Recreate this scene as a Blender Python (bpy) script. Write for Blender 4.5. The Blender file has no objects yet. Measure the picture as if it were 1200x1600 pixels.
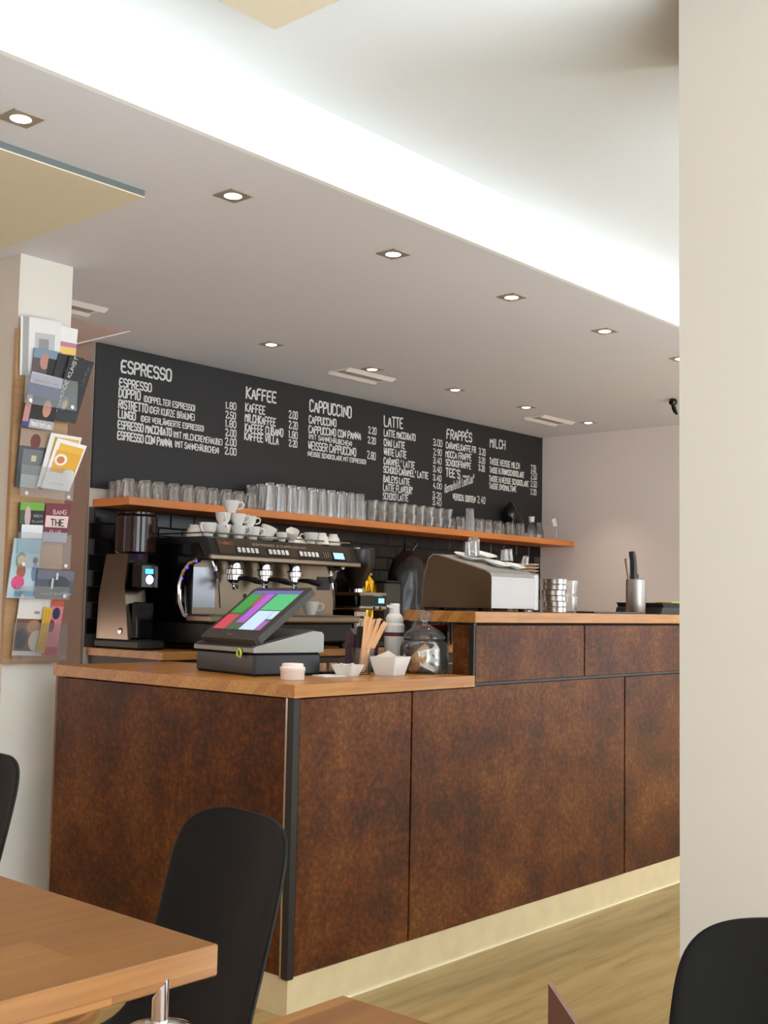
import bpy, math, random
from mathutils import Vector, Matrix
random.seed(7)
PI = math.pi
scene = bpy.context.scene
col = scene.collection
R = math.radians
# ------------------------------------------------------------------ camera
cd = bpy.data.cameras.new('camera'); cam = bpy.data.objects.new('camera', cd); col.objects.link(cam)
yaw, pitch, roll = R(41.4933), R(4.618), R(1.1152)
F = Vector((math.cos(yaw)*math.cos(pitch), math.sin(yaw)*math.cos(pitch), math.sin(pitch)))
rr = Vector((math.sin(yaw), -math.cos(yaw), 0)); uu = rr.cross(F)
RX = rr*math.cos(roll)+uu*math.sin(roll); UP = -rr*math.sin(roll)+uu*math.cos(roll)
M = Matrix((RX, UP, -F)).transposed().to_4x4(); M.translation = Vector((-2.2857, -2.34, 1.1239))
cam.matrix_world = M
cd.sensor_fit = 'HORIZONTAL'; cd.sensor_width = 36; cd.lens = 36*1817.5/1200; cd.clip_start = .05
scene.camera = cam
# ------------------------------------------------------------------ world, daylight, exposure
w = bpy.data.worlds.new('world'); scene.world = w; w.use_nodes = True
w.node_tree.nodes['Background'].inputs[0].default_value = (.82, .91, 1, 1)
w.node_tree.nodes['Background'].inputs[1].default_value = 1.0
scene.view_settings.view_transform = 'Standard'; scene.view_settings.look = 'None'
scene.view_settings.exposure = 0.55; scene.view_settings.gamma = 1.0
scene.view_settings.use_curve_mapping = False
scene.cycles.transparent_max_bounces = 40
def area(name, loc, rot, sx, sy, power, color):
    l = bpy.data.lights.new(name, 'AREA'); l.shape = 'RECTANGLE'; l.size = sx; l.size_y = sy; l.energy = power; l.color = color
    o = bpy.data.objects.new(name, l); o.location = loc; o.rotation_euler = rot; col.objects.link(o); return o
# daylight coming through the shop windows behind the camera, plus an added side window
WIN_Y = -5.0
area('window_daylight_fill', (-1.9, WIN_Y+.06, 1.45), (R(90), 0, 0), 2.6, 2.1, 50, (.84, .93, 1))
area('window_daylight_fill', (1.3, WIN_Y+.06, 1.45), (R(90), 0, 0), 2.6, 2.1, 50, (.84, .93, 1))
area('window_daylight_fill', (4.79, -2.9, 1.45), (0, R(90), 0), 2.1, 3.0, 20, (.92, .97, 1))  # light of the added right window, for sheen on the counter front
sl = bpy.data.lights.new('sun', 'SUN'); sl.energy = 30; sl.angle = R(1.5); sl.color = (.78, .90, 1)
so = bpy.data.objects.new('sun', sl); so.rotation_euler = (R(48), 0, R(14)); col.objects.link(so)
LAMP_POWER = 12
# ------------------------------------------------------------------ helpers
def empty(name, label=None, cat=None, loc=(0,0,0), rz=0, group=None):
    o = bpy.data.objects.new(name, None); col.objects.link(o); o.location = loc; o.rotation_euler = (0,0,rz)
    o.empty_display_size = .05
    tag(o, label, cat, group); return o
def tag(o, label=None, cat=None, group=None, kind=None):
    if label: o['label'] = label
    if cat: o['category'] = cat
    if group: o['group'] = group
    if kind: o['kind'] = kind
    return o
def rotm(r):
    return Matrix.Rotation(r[2],3,'Z') @ Matrix.Rotation(r[1],3,'Y') @ Matrix.Rotation(r[0],3,'X')
class MB:
    def __init__(s): s.v=[]; s.f=[]; s.m=[]
    def add(s, vs, fs, mi=0):
        b=len(s.v); s.v += [tuple(v) for v in vs]; s.f += [tuple(b+i for i in f) for f in fs]; s.m += [mi]*len(fs); return s
    def box(s, x0,x1,y0,y1,z0,z1, mi=0, bev=0):
        if bev<=0:
            vs=[(x,y,z) for x in (x0,x1) for y in (y0,y1) for z in (z0,z1)]
            return s.add(vs,[(0,1,3,2),(4,6,7,5),(0,4,5,1),(2,3,7,6),(0,2,6,4),(1,5,7,3)],mi)
        b=min(bev,(x1-x0)*.45,(y1-y0)*.45,(z1-z0)*.45)
        vs=[];idx={}
        X=(x0,x1);Y=(y0,y1);Z=(z0,z1);sg=(1,-1)
        for i in (0,1):
            for j in (0,1):
                for k in (0,1):
                    for a in range(3):
                        p=[X[i]+sg[i]*b, Y[j]+sg[j]*b, Z[k]+sg[k]*b]
                        p[a]=(X[i],Y[j],Z[k])[a]
                        idx[(i,j,k,a)]=len(vs); vs.append(p)
        fs=[]
        for i in (0,1):
            fs.append([idx[(i,0,0,0)],idx[(i,1,0,0)],idx[(i,1,1,0)],idx[(i,0,1,0)]][::(1 if i else -1)])
            fs.append([idx[(0,i,0,1)],idx[(0,i,1,1)],idx[(1,i,1,1)],idx[(1,i,0,1)]][::(1 if i else -1)])
            fs.append([idx[(0,0,i,2)],idx[(1,0,i,2)],idx[(1,1,i,2)],idx[(0,1,i,2)]][::(1 if i else -1)])
        for i in (0,1):
            for j in (0,1):
                e=[idx[(i,j,0,0)],idx[(i,j,1,0)],idx[(i,j,1,1)],idx[(i,j,0,1)]]; fs.append(e if (i==j) else e[::-1])
                e=[idx[(i,0,j,0)],idx[(i,1,j,0)],idx[(i,1,j,2)],idx[(i,0,j,2)]]; fs.append(e[::-1] if (i==j) else e)
                e=[idx[(0,i,j,1)],idx[(1,i,j,1)],idx[(1,i,j,2)],idx[(0,i,j,2)]]; fs.append(e if (i==j) else e[::-1])
                for k in (0,1):
                    e=[idx[(i,j,k,0)],idx[(i,j,k,1)],idx[(i,j,k,2)]]; fs.append(e if (i+j+k)%2 else e[::-1])
        return s.add(vs,fs,mi)
    def lathe(s, prof, c=(0,0,0), n=20, mi=0, rot=None, sx=1, sy=1, flute=0, fn=10):
        vs=[];fs=[]
        for (r,z) in prof:
            for i in range(n):
                a=2*PI*i/n; q=r*(1+(flute*math.cos(fn*a) if r>.01 else 0))
                p=Vector((q*math.cos(a)*sx,q*math.sin(a)*sy,z))
                if rot: p=rotm(rot)@p
                vs.append(p+Vector(c))
        for j in range(len(prof)-1):
            for i in range(n):
                fs.append((j*n+i,j*n+(i+1)%n,(j+1)*n+(i+1)%n,(j+1)*n+i))
        fs.append(tuple(range(n))[::-1]); fs.append(tuple(range((len(prof)-1)*n,len(prof)*n)))
        return s.add(vs,fs,mi)
    def tube(s, pts, r, n=8, mi=0, cap=True):
        pts=[Vector(p) for p in pts]; vs=[];fs=[]; k=len(pts)
        rs=r if isinstance(r,(list,tuple)) else [r]*k
        prev=None
        for i,p in enumerate(pts):
            t=(pts[min(i+1,k-1)]-pts[max(i-1,0)]).normalized()
            if prev is None:
                a=Vector((0,0,1)) if abs(t.z)<.9 else Vector((1,0,0))
                u=t.cross(a).normalized()
            else: u=(prev-t*prev.dot(t)).normalized()
            prev=u; v=t.cross(u)
            for j in range(n):
                q=2*PI*j/n; vs.append(p+(u*math.cos(q)+v*math.sin(q))*rs[i])
        for i in range(k-1):
            for j in range(n): fs.append((i*n+j,i*n+(j+1)%n,(i+1)*n+(j+1)%n,(i+1)*n+j))
        if cap: fs.append(tuple(range(n))[::-1]); fs.append(tuple(range((k-1)*n,k*n)))
        return s.add(vs,fs,mi)
    def prism(s, poly, axis, a, b, mi=0):
        # poly: 2D points in the two other axes; axis 0=x,1=y,2=z
        def mk(p,h):
            if axis==0: return (h,p[0],p[1])
            if axis==1: return (p[0],h,p[1])
            return (p[0],p[1],h)
        n=len(poly); vs=[mk(p,a) for p in poly]+[mk(p,b) for p in poly]
        fs=[tuple(range(n)),tuple(range(n,2*n))[::-1]]+[(i,i+n,(i+1)%n+n,(i+1)%n) for i in range(n)]
        return s.add(vs,fs,mi)
    def slab(s, quad, n, th, mi=0):
        # quad of 3D points, extruded along n by th
        n=Vector(n).normalized()*th; q=[Vector(p) for p in quad]; k=len(q)
        vs=q+[p+n for p in q]
        fs=[tuple(range(k)),tuple(range(k,2*k))[::-1]]+[(i,i+k,(i+1)%k+k,(i+1)%k) for i in range(k)]
        return s.add(vs,fs,mi)
    def xf(s, loc=(0,0,0), rot=None, scale=1):
        m=rotm(rot) if rot else Matrix.Identity(3)
        s.v=[tuple(m@(Vector(v)*scale)+Vector(loc)) for v in s.v]; return s
    def build(s, name, mats, parent=None, smooth=False, label=None, cat=None, group=None, kind=None, loc=None, rot=None, auto=None):
        me=bpy.data.meshes.new(name); me.from_pydata(s.v,[],s.f)
        if not isinstance(mats,(list,tuple)): mats=[mats]
        for m in mats: me.materials.append(m)
        for p,mi in zip(me.polygons,s.m): p.material_index=mi
        import bmesh
        bm=bmesh.new(); bm.from_mesh(me); bmesh.ops.recalc_face_normals(bm,faces=bm.faces); bm.to_mesh(me); bm.free()
        if smooth:
            me.shade_smooth()
            try: me.set_sharp_from_angle(angle=R(auto or 35))
            except Exception: pass
        me.update()
        o=bpy.data.objects.new(name,me); col.objects.link(o)
        if parent: o.parent=parent
        if loc: o.location=loc
        if rot: o.rotation_euler=rot
        return tag(o,label,cat,group,kind)
def struct(name, mb, mat, parent=None, **k):
    return mb.build(name, mat, parent, kind=None if parent else 'structure', **k)
def box(x0,x1,y0,y1,z0,z1,bev=0): return MB().box(x0,x1,y0,y1,z0,z1,0,bev)
def copy_tree(o, parent=None):
    c=o.copy(); col.objects.link(c)
    if parent: c.parent=parent
    for ch in o.children: copy_tree(ch,c)
    return c
# ------------------------------------------------------------------ materials
def srgb(c):
    return tuple(((x/255)/12.92 if x/255<=.04045 else ((x/255+.055)/1.055)**2.4) for x in c)+(1,)
def mat(name, c, rough=.5, metal=0, spec=.5, emit=None, es=0, var=0, vs=8, bump=0, bs=60, coat=0, trans=0):
    m=bpy.data.materials.new(name); m.use_nodes=True; nt=m.node_tree; b=nt.nodes['Principled BSDF']
    cc=srgb(c); b.inputs['Base Color'].default_value=cc; b.inputs['Roughness'].default_value=rough
    b.inputs['Metallic'].default_value=metal; b.inputs['Specular IOR Level'].default_value=spec
    b.inputs['Coat Weight'].default_value=coat; b.inputs['Transmission Weight'].default_value=trans
    if emit: b.inputs['Emission Color'].default_value=srgb(emit); b.inputs['Emission Strength'].default_value=es
    if var or bump:
        tc=nt.nodes.new('ShaderNodeTexCoord'); n=nt.nodes.new('ShaderNodeTexNoise'); n.inputs['Scale'].default_value=vs
        n.inputs['Detail'].default_value=4; nt.links.new(tc.outputs['Object'],n.inputs['Vector'])
        if var:
            mx=nt.nodes.new('ShaderNodeMix'); mx.data_type='RGBA'
            mx.inputs[6].default_value=tuple(x*(1-var) for x in cc[:3])+(1,); mx.inputs[7].default_value=tuple(min(1,x*(1+var)) for x in cc[:3])+(1,)
            nt.links.new(n.outputs['Fac'],mx.inputs[0]); nt.links.new(mx.outputs[2],b.inputs['Base Color'])
        if bump:
            n2=nt.nodes.new('ShaderNodeTexNoise'); n2.inputs['Scale'].default_value=bs; nt.links.new(tc.outputs['Object'],n2.inputs['Vector'])
            bp=nt.nodes.new('ShaderNodeBump'); bp.inputs['Strength'].default_value=bump; bp.inputs['Distance'].default_value=.002
            nt.links.new(n2.outputs['Fac'],bp.inputs['Height']); nt.links.new(bp.outputs['Normal'],b.inputs['Normal'])
    return m
def ramp(nt, stops):
    r=nt.nodes.new('ShaderNodeValToRGB'); e=r.color_ramp.elements
    while len(e)<len(stops): e.new(.5)
    for el,(p,c) in zip(e,stops): el.position=p; el.color=srgb(c)
    return r
def wood(name, base, dark, light, axis='X', stave=.045, length=.5, rough=.4, grain=1.0):
    """glued-stave hardwood: staves run along the axis, grain stretched along them"""
    m=bpy.data.materials.new(name); m.use_nodes=True; nt=m.node_tree; b=nt.nodes['Principled BSDF']; L=nt.links
    tc=nt.nodes.new('ShaderNodeTexCoord'); sp=nt.nodes.new('ShaderNodeSeparateXYZ'); L.new(tc.outputs['Object'],sp.inputs[0])
    cb=nt.nodes.new('ShaderNodeCombineXYZ')
    ia={'X':0,'Y':1}[axis]; L.new(sp.outputs[ia],cb.inputs[0])
    ad=nt.nodes.new('ShaderNodeMath'); ad.operation='ADD'; L.new(sp.outputs[1-ia],ad.inputs[0]); L.new(sp.outputs[2],ad.inputs[1])
    L.new(ad.outputs[0],cb.inputs[1])
    br=nt.nodes.new('ShaderNodeTexBrick'); br.inputs['Scale'].default_value=1; br.inputs['Brick Width'].default_value=length
    br.inputs['Row Height'].default_value=stave; br.inputs['Mortar Size'].default_value=.0006; br.offset=.37
    br.inputs['Color1'].default_value=srgb(dark); br.inputs['Color2'].default_value=srgb(light); br.inputs['Mortar'].default_value=srgb(dark)
    br.inputs['Bias'].default_value=0.1
    L.new(cb.outputs[0],br.inputs['Vector'])
    mp=nt.nodes.new('ShaderNodeMapping'); sc=[90,90,90]; sc[ia]=5; mp.inputs['Scale'].default_value=sc
    L.new(tc.outputs['Object'],mp.inputs[0]); n=nt.nodes.new('ShaderNodeTexNoise'); n.inputs['Scale'].default_value=1; n.inputs['Detail'].default_value=5
    L.new(mp.outputs[0],n.inputs['Vector'])
    rp=ramp(nt,[(.3,dark),(.55,base),(.8,light)]); L.new(n.outputs['Fac'],rp.inputs[0])
    mx=nt.nodes.new('ShaderNodeMix'); mx.data_type='RGBA'; mx.inputs[0].default_value=.5*grain+.05
    L.new(br.outputs['Color'],mx.inputs[6]); L.new(rp.outputs[0],mx.inputs[7]); L.new(mx.outputs[2],b.inputs['Base Color'])
    b.inputs['Roughness'].default_value=rough
    return m
def rust(name, a, bcol, c, rough=.34):
    m=bpy.data.materials.new(name); m.use_nodes=True; nt=m.node_tree; b=nt.nodes['Principled BSDF']; L=nt.links
    tc=nt.nodes.new('ShaderNodeTexCoord')
    n1=nt.nodes.new('ShaderNodeTexNoise'); n1.inputs['Scale'].default_value=3.2; n1.inputs['Detail'].default_value=8; n1.inputs['Roughness'].default_value=.68
    n2=nt.nodes.new('ShaderNodeTexNoise'); n2.inputs['Scale'].default_value=55; n2.inputs['Detail'].default_value=6; n2.inputs['Roughness'].default_value=.75
    n3=nt.nodes.new('ShaderNodeTexNoise'); n3.inputs['Scale'].default_value=9; n3.inputs['Detail'].default_value=6
    for n in (n1,n2,n3): L.new(tc.outputs['Object'],n.inputs['Vector'])
    r1=ramp(nt,[(.36,a),(.5,bcol),(.66,c)]); L.new(n1.outputs['Fac'],r1.inputs[0])
    r2=ramp(nt,[(.34,(56,48,42)),(.5,(128,122,114)),(.66,(208,196,176))]); L.new(n2.outputs['Fac'],r2.inputs[0])
    mx=nt.nodes.new('ShaderNodeMix'); mx.data_type='RGBA'; mx.blend_type='OVERLAY'; mx.inputs[0].default_value=.75
    L.new(r1.outputs[0],mx.inputs[6]); L.new(r2.outputs[0],mx.inputs[7])
    r3=ramp(nt,[(.62,(255,255,255)),(.74,(120,112,106))]); L.new(n3.outputs['Fac'],r3.inputs[0])
    m2=nt.nodes.new('ShaderNodeMix'); m2.data_type='RGBA'; m2.blend_type='MULTIPLY'; m2.inputs[0].default_value=.55
    L.new(mx.outputs[2],m2.inputs[6]); L.new(r3.outputs[0],m2.inputs[7]); L.new(m2.outputs[2],b.inputs['Base Color'])
    b.inputs['Roughness'].default_value=rough; b.inputs['Specular IOR Level'].default_value=.22
    bp=nt.nodes.new('ShaderNodeBump'); bp.inputs['Strength'].default_value=.12; bp.inputs['Distance'].default_value=.001
    L.new(n2.outputs['Fac'],bp.inputs['Height']); L.new(bp.outputs['Normal'],b.inputs['Normal'])
    return m
def glassmat(name, tint=(255,255,255), body=.10, gloss=.9, bodyc=(225,228,232), edge=.55):
    m=bpy.data.materials.new(name); m.use_nodes=True; nt=m.node_tree; L=nt.links; nt.nodes.clear()
    out=nt.nodes.new('ShaderNodeOutputMaterial'); tr=nt.nodes.new('ShaderNodeBsdfTransparent'); tr.inputs[0].default_value=srgb(tint)
    gl=nt.nodes.new('ShaderNodeBsdfGlossy'); gl.inputs['Roughness'].default_value=.03; gl.inputs[0].default_value=(gloss,)*3+(1,)
    df=nt.nodes.new('ShaderNodeBsdfDiffuse'); df.inputs[0].default_value=srgb(bodyc)
    lw=nt.nodes.new('ShaderNodeLayerWeight'); lw.inputs[0].default_value=.35
    m1=nt.nodes.new('ShaderNodeMath'); m1.operation='MULTIPLY_ADD'; L.new(lw.outputs['Facing'],m1.inputs[0]); m1.inputs[1].default_value=edge*.6; m1.inputs[2].default_value=body
    a=nt.nodes.new('ShaderNodeMixShader'); L.new(m1.outputs[0],a.inputs[0]); L.new(tr.outputs[0],a.inputs[1]); L.new(df.outputs[0],a.inputs[2])
    m2=nt.nodes.new('ShaderNodeMath'); m2.operation='MULTIPLY_ADD'; L.new(lw.outputs['Fresnel'],m2.inputs[0]); m2.inputs[1].default_value=.8; m2.inputs[2].default_value=.03
    c=nt.nodes.new('ShaderNodeMixShader'); L.new(m2.outputs[0],c.inputs[0]); L.new(a.outputs[0],c.inputs[1]); L.new(gl.outputs[0],c.inputs[2])
    L.new(c.outputs[0],out.inputs[0]); return m
def brushed(name, c, rough=.3):
    m=mat(name,c,rough,1); nt=m.node_tree; b=nt.nodes['Principled BSDF']; L=nt.links
    tc=nt.nodes.new('ShaderNodeTexCoord'); mp=nt.nodes.new('ShaderNodeMapping'); mp.inputs['Scale'].default_value=(3,3,160)
    n=nt.nodes.new('ShaderNodeTexNoise'); n.inputs['Scale'].default_value=2; L.new(tc.outputs['Object'],mp.inputs[0]); L.new(mp.outputs[0],n.inputs['Vector'])
    mr=nt.nodes.new('ShaderNodeMapRange'); mr.inputs['To Min'].default_value=rough*.8; mr.inputs['To Max'].default_value=rough*1.35
    L.new(n.outputs['Fac'],mr.inputs['Value']); L.new(mr.outputs[0],b.inputs['Roughness']); return m
M_ceil = mat('ceiling_paint',(236,241,244),.9,var=.015,vs=2)
M_soff = mat('soffit_paint',(226,226,231),.9,var=.015,vs=2)
M_fas = mat('fascia_paint',(250,250,250),.8)
M_wall = mat('wall_paint',(238,224,217),.9,var=.02,vs=2,bump=.05)
M_wall_w = mat('cream_wall_paint',(232,226,216),.9,var=.02,vs=2,bump=.05)
M_taupe = mat('taupe_wall_paint',(150,126,112),.85,var=.05,vs=3)
M_beige = mat('beige_panel',(230,219,194),.9)
M_grayedge = mat('grey_panel_edge',(110,118,118),.7)
M_rust = rust('rust_laminate',(70,36,14),(106,55,16),(134,82,32),.4)
M_blk = mat('black_plastic',(22,22,23),.45)
M_blkm = mat('black_matte',(14,13,13),.7)
M_blkg = mat('black_gloss',(14,14,16),.12)
M_trim = mat('black_trim',(20,20,20),.4)
M_worktop = wood('beech_worktop',(184,124,58),(154,92,38),(204,154,80),'X',.042,.38,.3)
M_worktopY = wood('beech_worktop_side',(170,98,56),(140,76,40),(190,120,70),'Y',.042,.38,.3)
M_table = wood('oak_table',(138,88,38),(112,66,26),(162,110,54),'X',.09,.6,.38,.7)
M_shelf = wood('oak_shelf',(206,122,58),(188,104,46),(220,140,74),'X',.2,3,.45,.8)
M_board = wood('oak_board',(186,148,108),(170,130,90),(204,166,124),'X',.5,5,.5,.8)
M_plinth = mat('travertine_plinth',(212,192,150),.45,var=.14,vs=14)
M_chalk = mat('chalkboard_black',(38,37,38),.55,var=.10,vs=3)
M_white = mat('chalk_white',(232,230,226),.8)
M_tile = mat('black_glazed_tile',(24,20,20),.2,spec=.35)
M_grout = mat('dark_grout',(84,76,70),.8)
M_steel = mat('stainless_steel',(188,184,178),.24,1)
M_brush = brushed('brushed_steel',(172,168,164),.42)
M_dsteel = mat('dark_steel',(120,110,100),.3,1)
M_splash = mat('splash_steel',(142,128,110),.34,1)
M_grind = brushed('grinder_steel',(128,116,104),.2)
M_chrome = mat('chrome',(220,220,222),.08,1)
M_china = mat('white_china',(238,236,230),.2,spec=.6)
M_glass = glassmat('clear_glass',(254,254,254),.055,1,(255,253,250),.26)
M_glassd = glassmat('clear_glass_tumbler',(254,253,252),.02,1,(255,250,242),.2)
M_jar = glassmat('jar_glass',(255,255,254),.01,.7,edge=.16)
M_acr = glassmat('acrylic',(252,252,252),.07,.5,edge=.1)
M_hop = mat('smoked_hopper',(44,26,22),.12,spec=.6)
M_hop2 = mat('bean_filled_hopper',(30,18,12),.3,spec=.5)
M_grey = mat('light_grey_plastic',(158,158,152),.45)
M_dgrey = mat('dark_grey_plastic',(62,60,58),.5)
M_navy = mat('register_black',(34,36,40),.35)
M_paper = mat('white_paper',(232,230,226),.7)
M_kraft = mat('kraft_paper',(196,150,104),.75)
M_stick = mat('wooden_stirrer',(222,168,120),.6)
M_gold = mat('gold_foil',(214,160,40),.22,1)
M_foil = mat('silver_foil',(240,240,240),.3,.35,bump=.4,bs=40)
M_cube = mat('wood_cube',(190,140,112),.6)
M_brownl = mat('brown_leather',(92,56,40),.5,var=.1,vs=20)
M_led = mat('blue_led',(40,40,255),.3,emit=(60,50,255),es=3)
M_disp = mat('blue_display',(40,120,220),.3,emit=(60,160,255),es=2.2)
M_lcd = mat('pale_lcd',(150,200,230),.3,emit=(150,205,235),es=.75)
M_lamp = mat('lamp_glow',(255,244,225),.3,emit=(255,238,212),es=9)
M_green = mat('key_coil',(190,210,50),.4)
M_purple = mat('burgundy_band',(110,50,60),.5)
M_red = mat('red_plastic',(214,60,40),.45)
M_frame = mat('grey_window_frame',(90,90,92),.5)
def floor_mat():
    m=mat('oak_vinyl_floor',(196,160,104),.42); nt=m.node_tree; b=nt.nodes['Principled BSDF']; L=nt.links
    tc=nt.nodes.new('ShaderNodeTexCoord'); mp=nt.nodes.new('ShaderNodeMapping'); mp.inputs['Scale'].default_value=(2.2,22,1)
    n=nt.nodes.new('ShaderNodeTexNoise'); n.inputs['Scale'].default_value=1; n.inputs['Detail'].default_value=7; n.inputs['Roughness'].default_value=.6
    L.new(tc.outputs['Object'],mp.inputs[0]); L.new(mp.outputs[0],n.inputs['Vector'])
    r=ramp(nt,[(.28,(150,122,76)),(.5,(176,148,96)),(.75,(192,166,118))]); L.new(n.outputs['Fac'],r.inputs[0]); L.new(r.outputs[0],b.inputs['Base Color'])
    return m
M_floor=floor_mat()
# ------------------------------------------------------------------ setting
X0,X1 = -5.0, 4.85; YB = 2.44; H = 2.381; H2 = 2.60; YF=.045
struct('floor', box(X0,X1,-2.6,4.2,-.1,0), M_floor)
struct('floor_bounce', box(X0,X1,WIN_Y,-2.6,-.1,0), mat('pale_bounce_floor',(222,218,210),.6,var=.05,vs=3))  # added unseen pale floor zone, bounces neutral sunlight up to the ceilings
c=MB()
c.box(.933,X1,YF+.02,YB+.2,H,H+.005).box(X0,.933,YF+.02,2.108,H,H+.005)
struct('ceiling', c, M_soff)
struct('ceiling_passage', box(X0,.933,2.108,4.2,2.9,3.0), M_taupe)
struct('ceiling_upper', box(X0,X1,WIN_Y,YF,H2,H2+.1), M_ceil)
struct('trim_soffit', box(X0,X1,YF,YF+.02,H,H2), M_fas)
wb=struct('wall_back', box(.966,X1,YB,YB+.15,0,3.0), M_wall_w)
struct('wall_passage', box(.966,.98,YB+.15,4.2,0,3.0).box(.936,.964,2.11,4.19,H+.005,2.9).box(.95,.964,2.441,4.19,0,H-.001), M_taupe)
struct('wall_passage_end', box(X0,.966,4.2,4.3,0,3.0), M_taupe)
rw=MB()
for a,b_,z0,z1 in ((WIN_Y,-4.4,0,2.7),(-1.4,YB+.15,0,2.7),(-4.4,-1.4,0,.35),(-4.4,-1.4,2.55,2.7)): rw.box(X1,X1+.12,a,b_,z0,z1)
struct('wall_right', rw, M_wall)
struct('wall_left', box(X0-.15,X0,WIN_Y,4.2,0,2.7), M_wall)
fw=MB()
for a,b_,z0,z1 in ((X0,-3.3,0,2.7),(-.5,-.1,0,2.7),(2.7,X1,0,2.7),(-3.3,-.5,0,.35),(-3.3,-.5,2.55,2.7),(-.1,2.7,0,.35),(-.1,2.7,2.55,2.7)): fw.box(a,b_,WIN_Y-.15,WIN_Y,z0,z1)
struct('wall_front', fw, M_wall)
for k,(a,b_) in enumerate(((-3.3,-.5),(-.1,2.7))):
    wf=MB().box(a,b_,WIN_Y-.1,WIN_Y-.04,.35,.42).box(a,b_,WIN_Y-.1,WIN_Y-.04,2.48,2.55)
    for x in (a,(a+b_)/2-.03,b_-.06): wf.box(x,x+.06,WIN_Y-.1,WIN_Y-.04,.42,2.48)
    o=struct('window_%d'%(k+1), wf, M_frame)
wf=MB().box(X1+.03,X1+.09,-4.4,-1.4,.35,.42).box(X1+.03,X1+.09,-4.4,-1.4,2.48,2.55).box(X1+.03,X1+.09,-4.4,-4.34,.42,2.48).box(X1+.03,X1+.09,-1.46,-1.4,.42,2.48)
struct('window_3', wf, M_frame)  # unseen right window, added to light the counter and steel fronts
# pillars
pl=MB().box(-.062,.16,1.42,1.70,0,H); struct('wall_pillar_left', pl, M_wall_w)
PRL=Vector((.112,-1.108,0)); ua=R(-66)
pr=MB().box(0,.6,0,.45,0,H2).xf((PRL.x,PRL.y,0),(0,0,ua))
struct('wall_pillar_right', pr, mat('darkened_greige_paint',(172,162,150),.9,var=.015,vs=2))  # pillar paint darkened to offset the bounce light it catches
# ceiling panels
def panel(x0,x1,y0,y1,z0,z1,label):
    o=empty('ceiling_panel',label,'ceiling panel',((x0+x1)/2,(y0+y1)/2,z1))
    cx,cy=(x0+x1)/2,(y0+y1)/2
    box(x0-cx,x1-cx,y0-cy,y1-cy,z0-z1,z0-z1+.004).build('panel_face',M_beige,o)
    box(x0-cx+.001,x1-cx-.001,y0-cy+.001,y1-cy-.001,z0-z1+.004,-.0005).build('panel_edge',M_grayedge,o)
panel(-1.9,-.176,.53,1.415,2.357,H,'beige ceiling panel with dark grey edge beside the left pillar')
def hungpanel():
    x0,x1,y0,y1,z0,z1=-1.7,-.375,-1.5,-.253,2.56,H2
    cx,cy=(x0+x1)/2,(y0+y1)/2
    o=empty('ceiling_panel','beige ceiling panel on the high white ceiling, cut by the top edge of the photo','ceiling panel',(cx,cy,z1))
    box(x0-cx,x1-cx,y0-cy,y1-cy,z0-z1,z0-z1+.012).build('panel_face',M_beige,o)
    q=MB()
    for x in (x0-cx+.1,x1-cx-.1):
        for y in (y0-cy+.1,y1-cy-.1): q.lathe([(.012,z0-z1+.012),(.012,-.0005)],(x,y,0),8)
    q.build('spacer',M_steel,o)
hungpanel()
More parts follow.
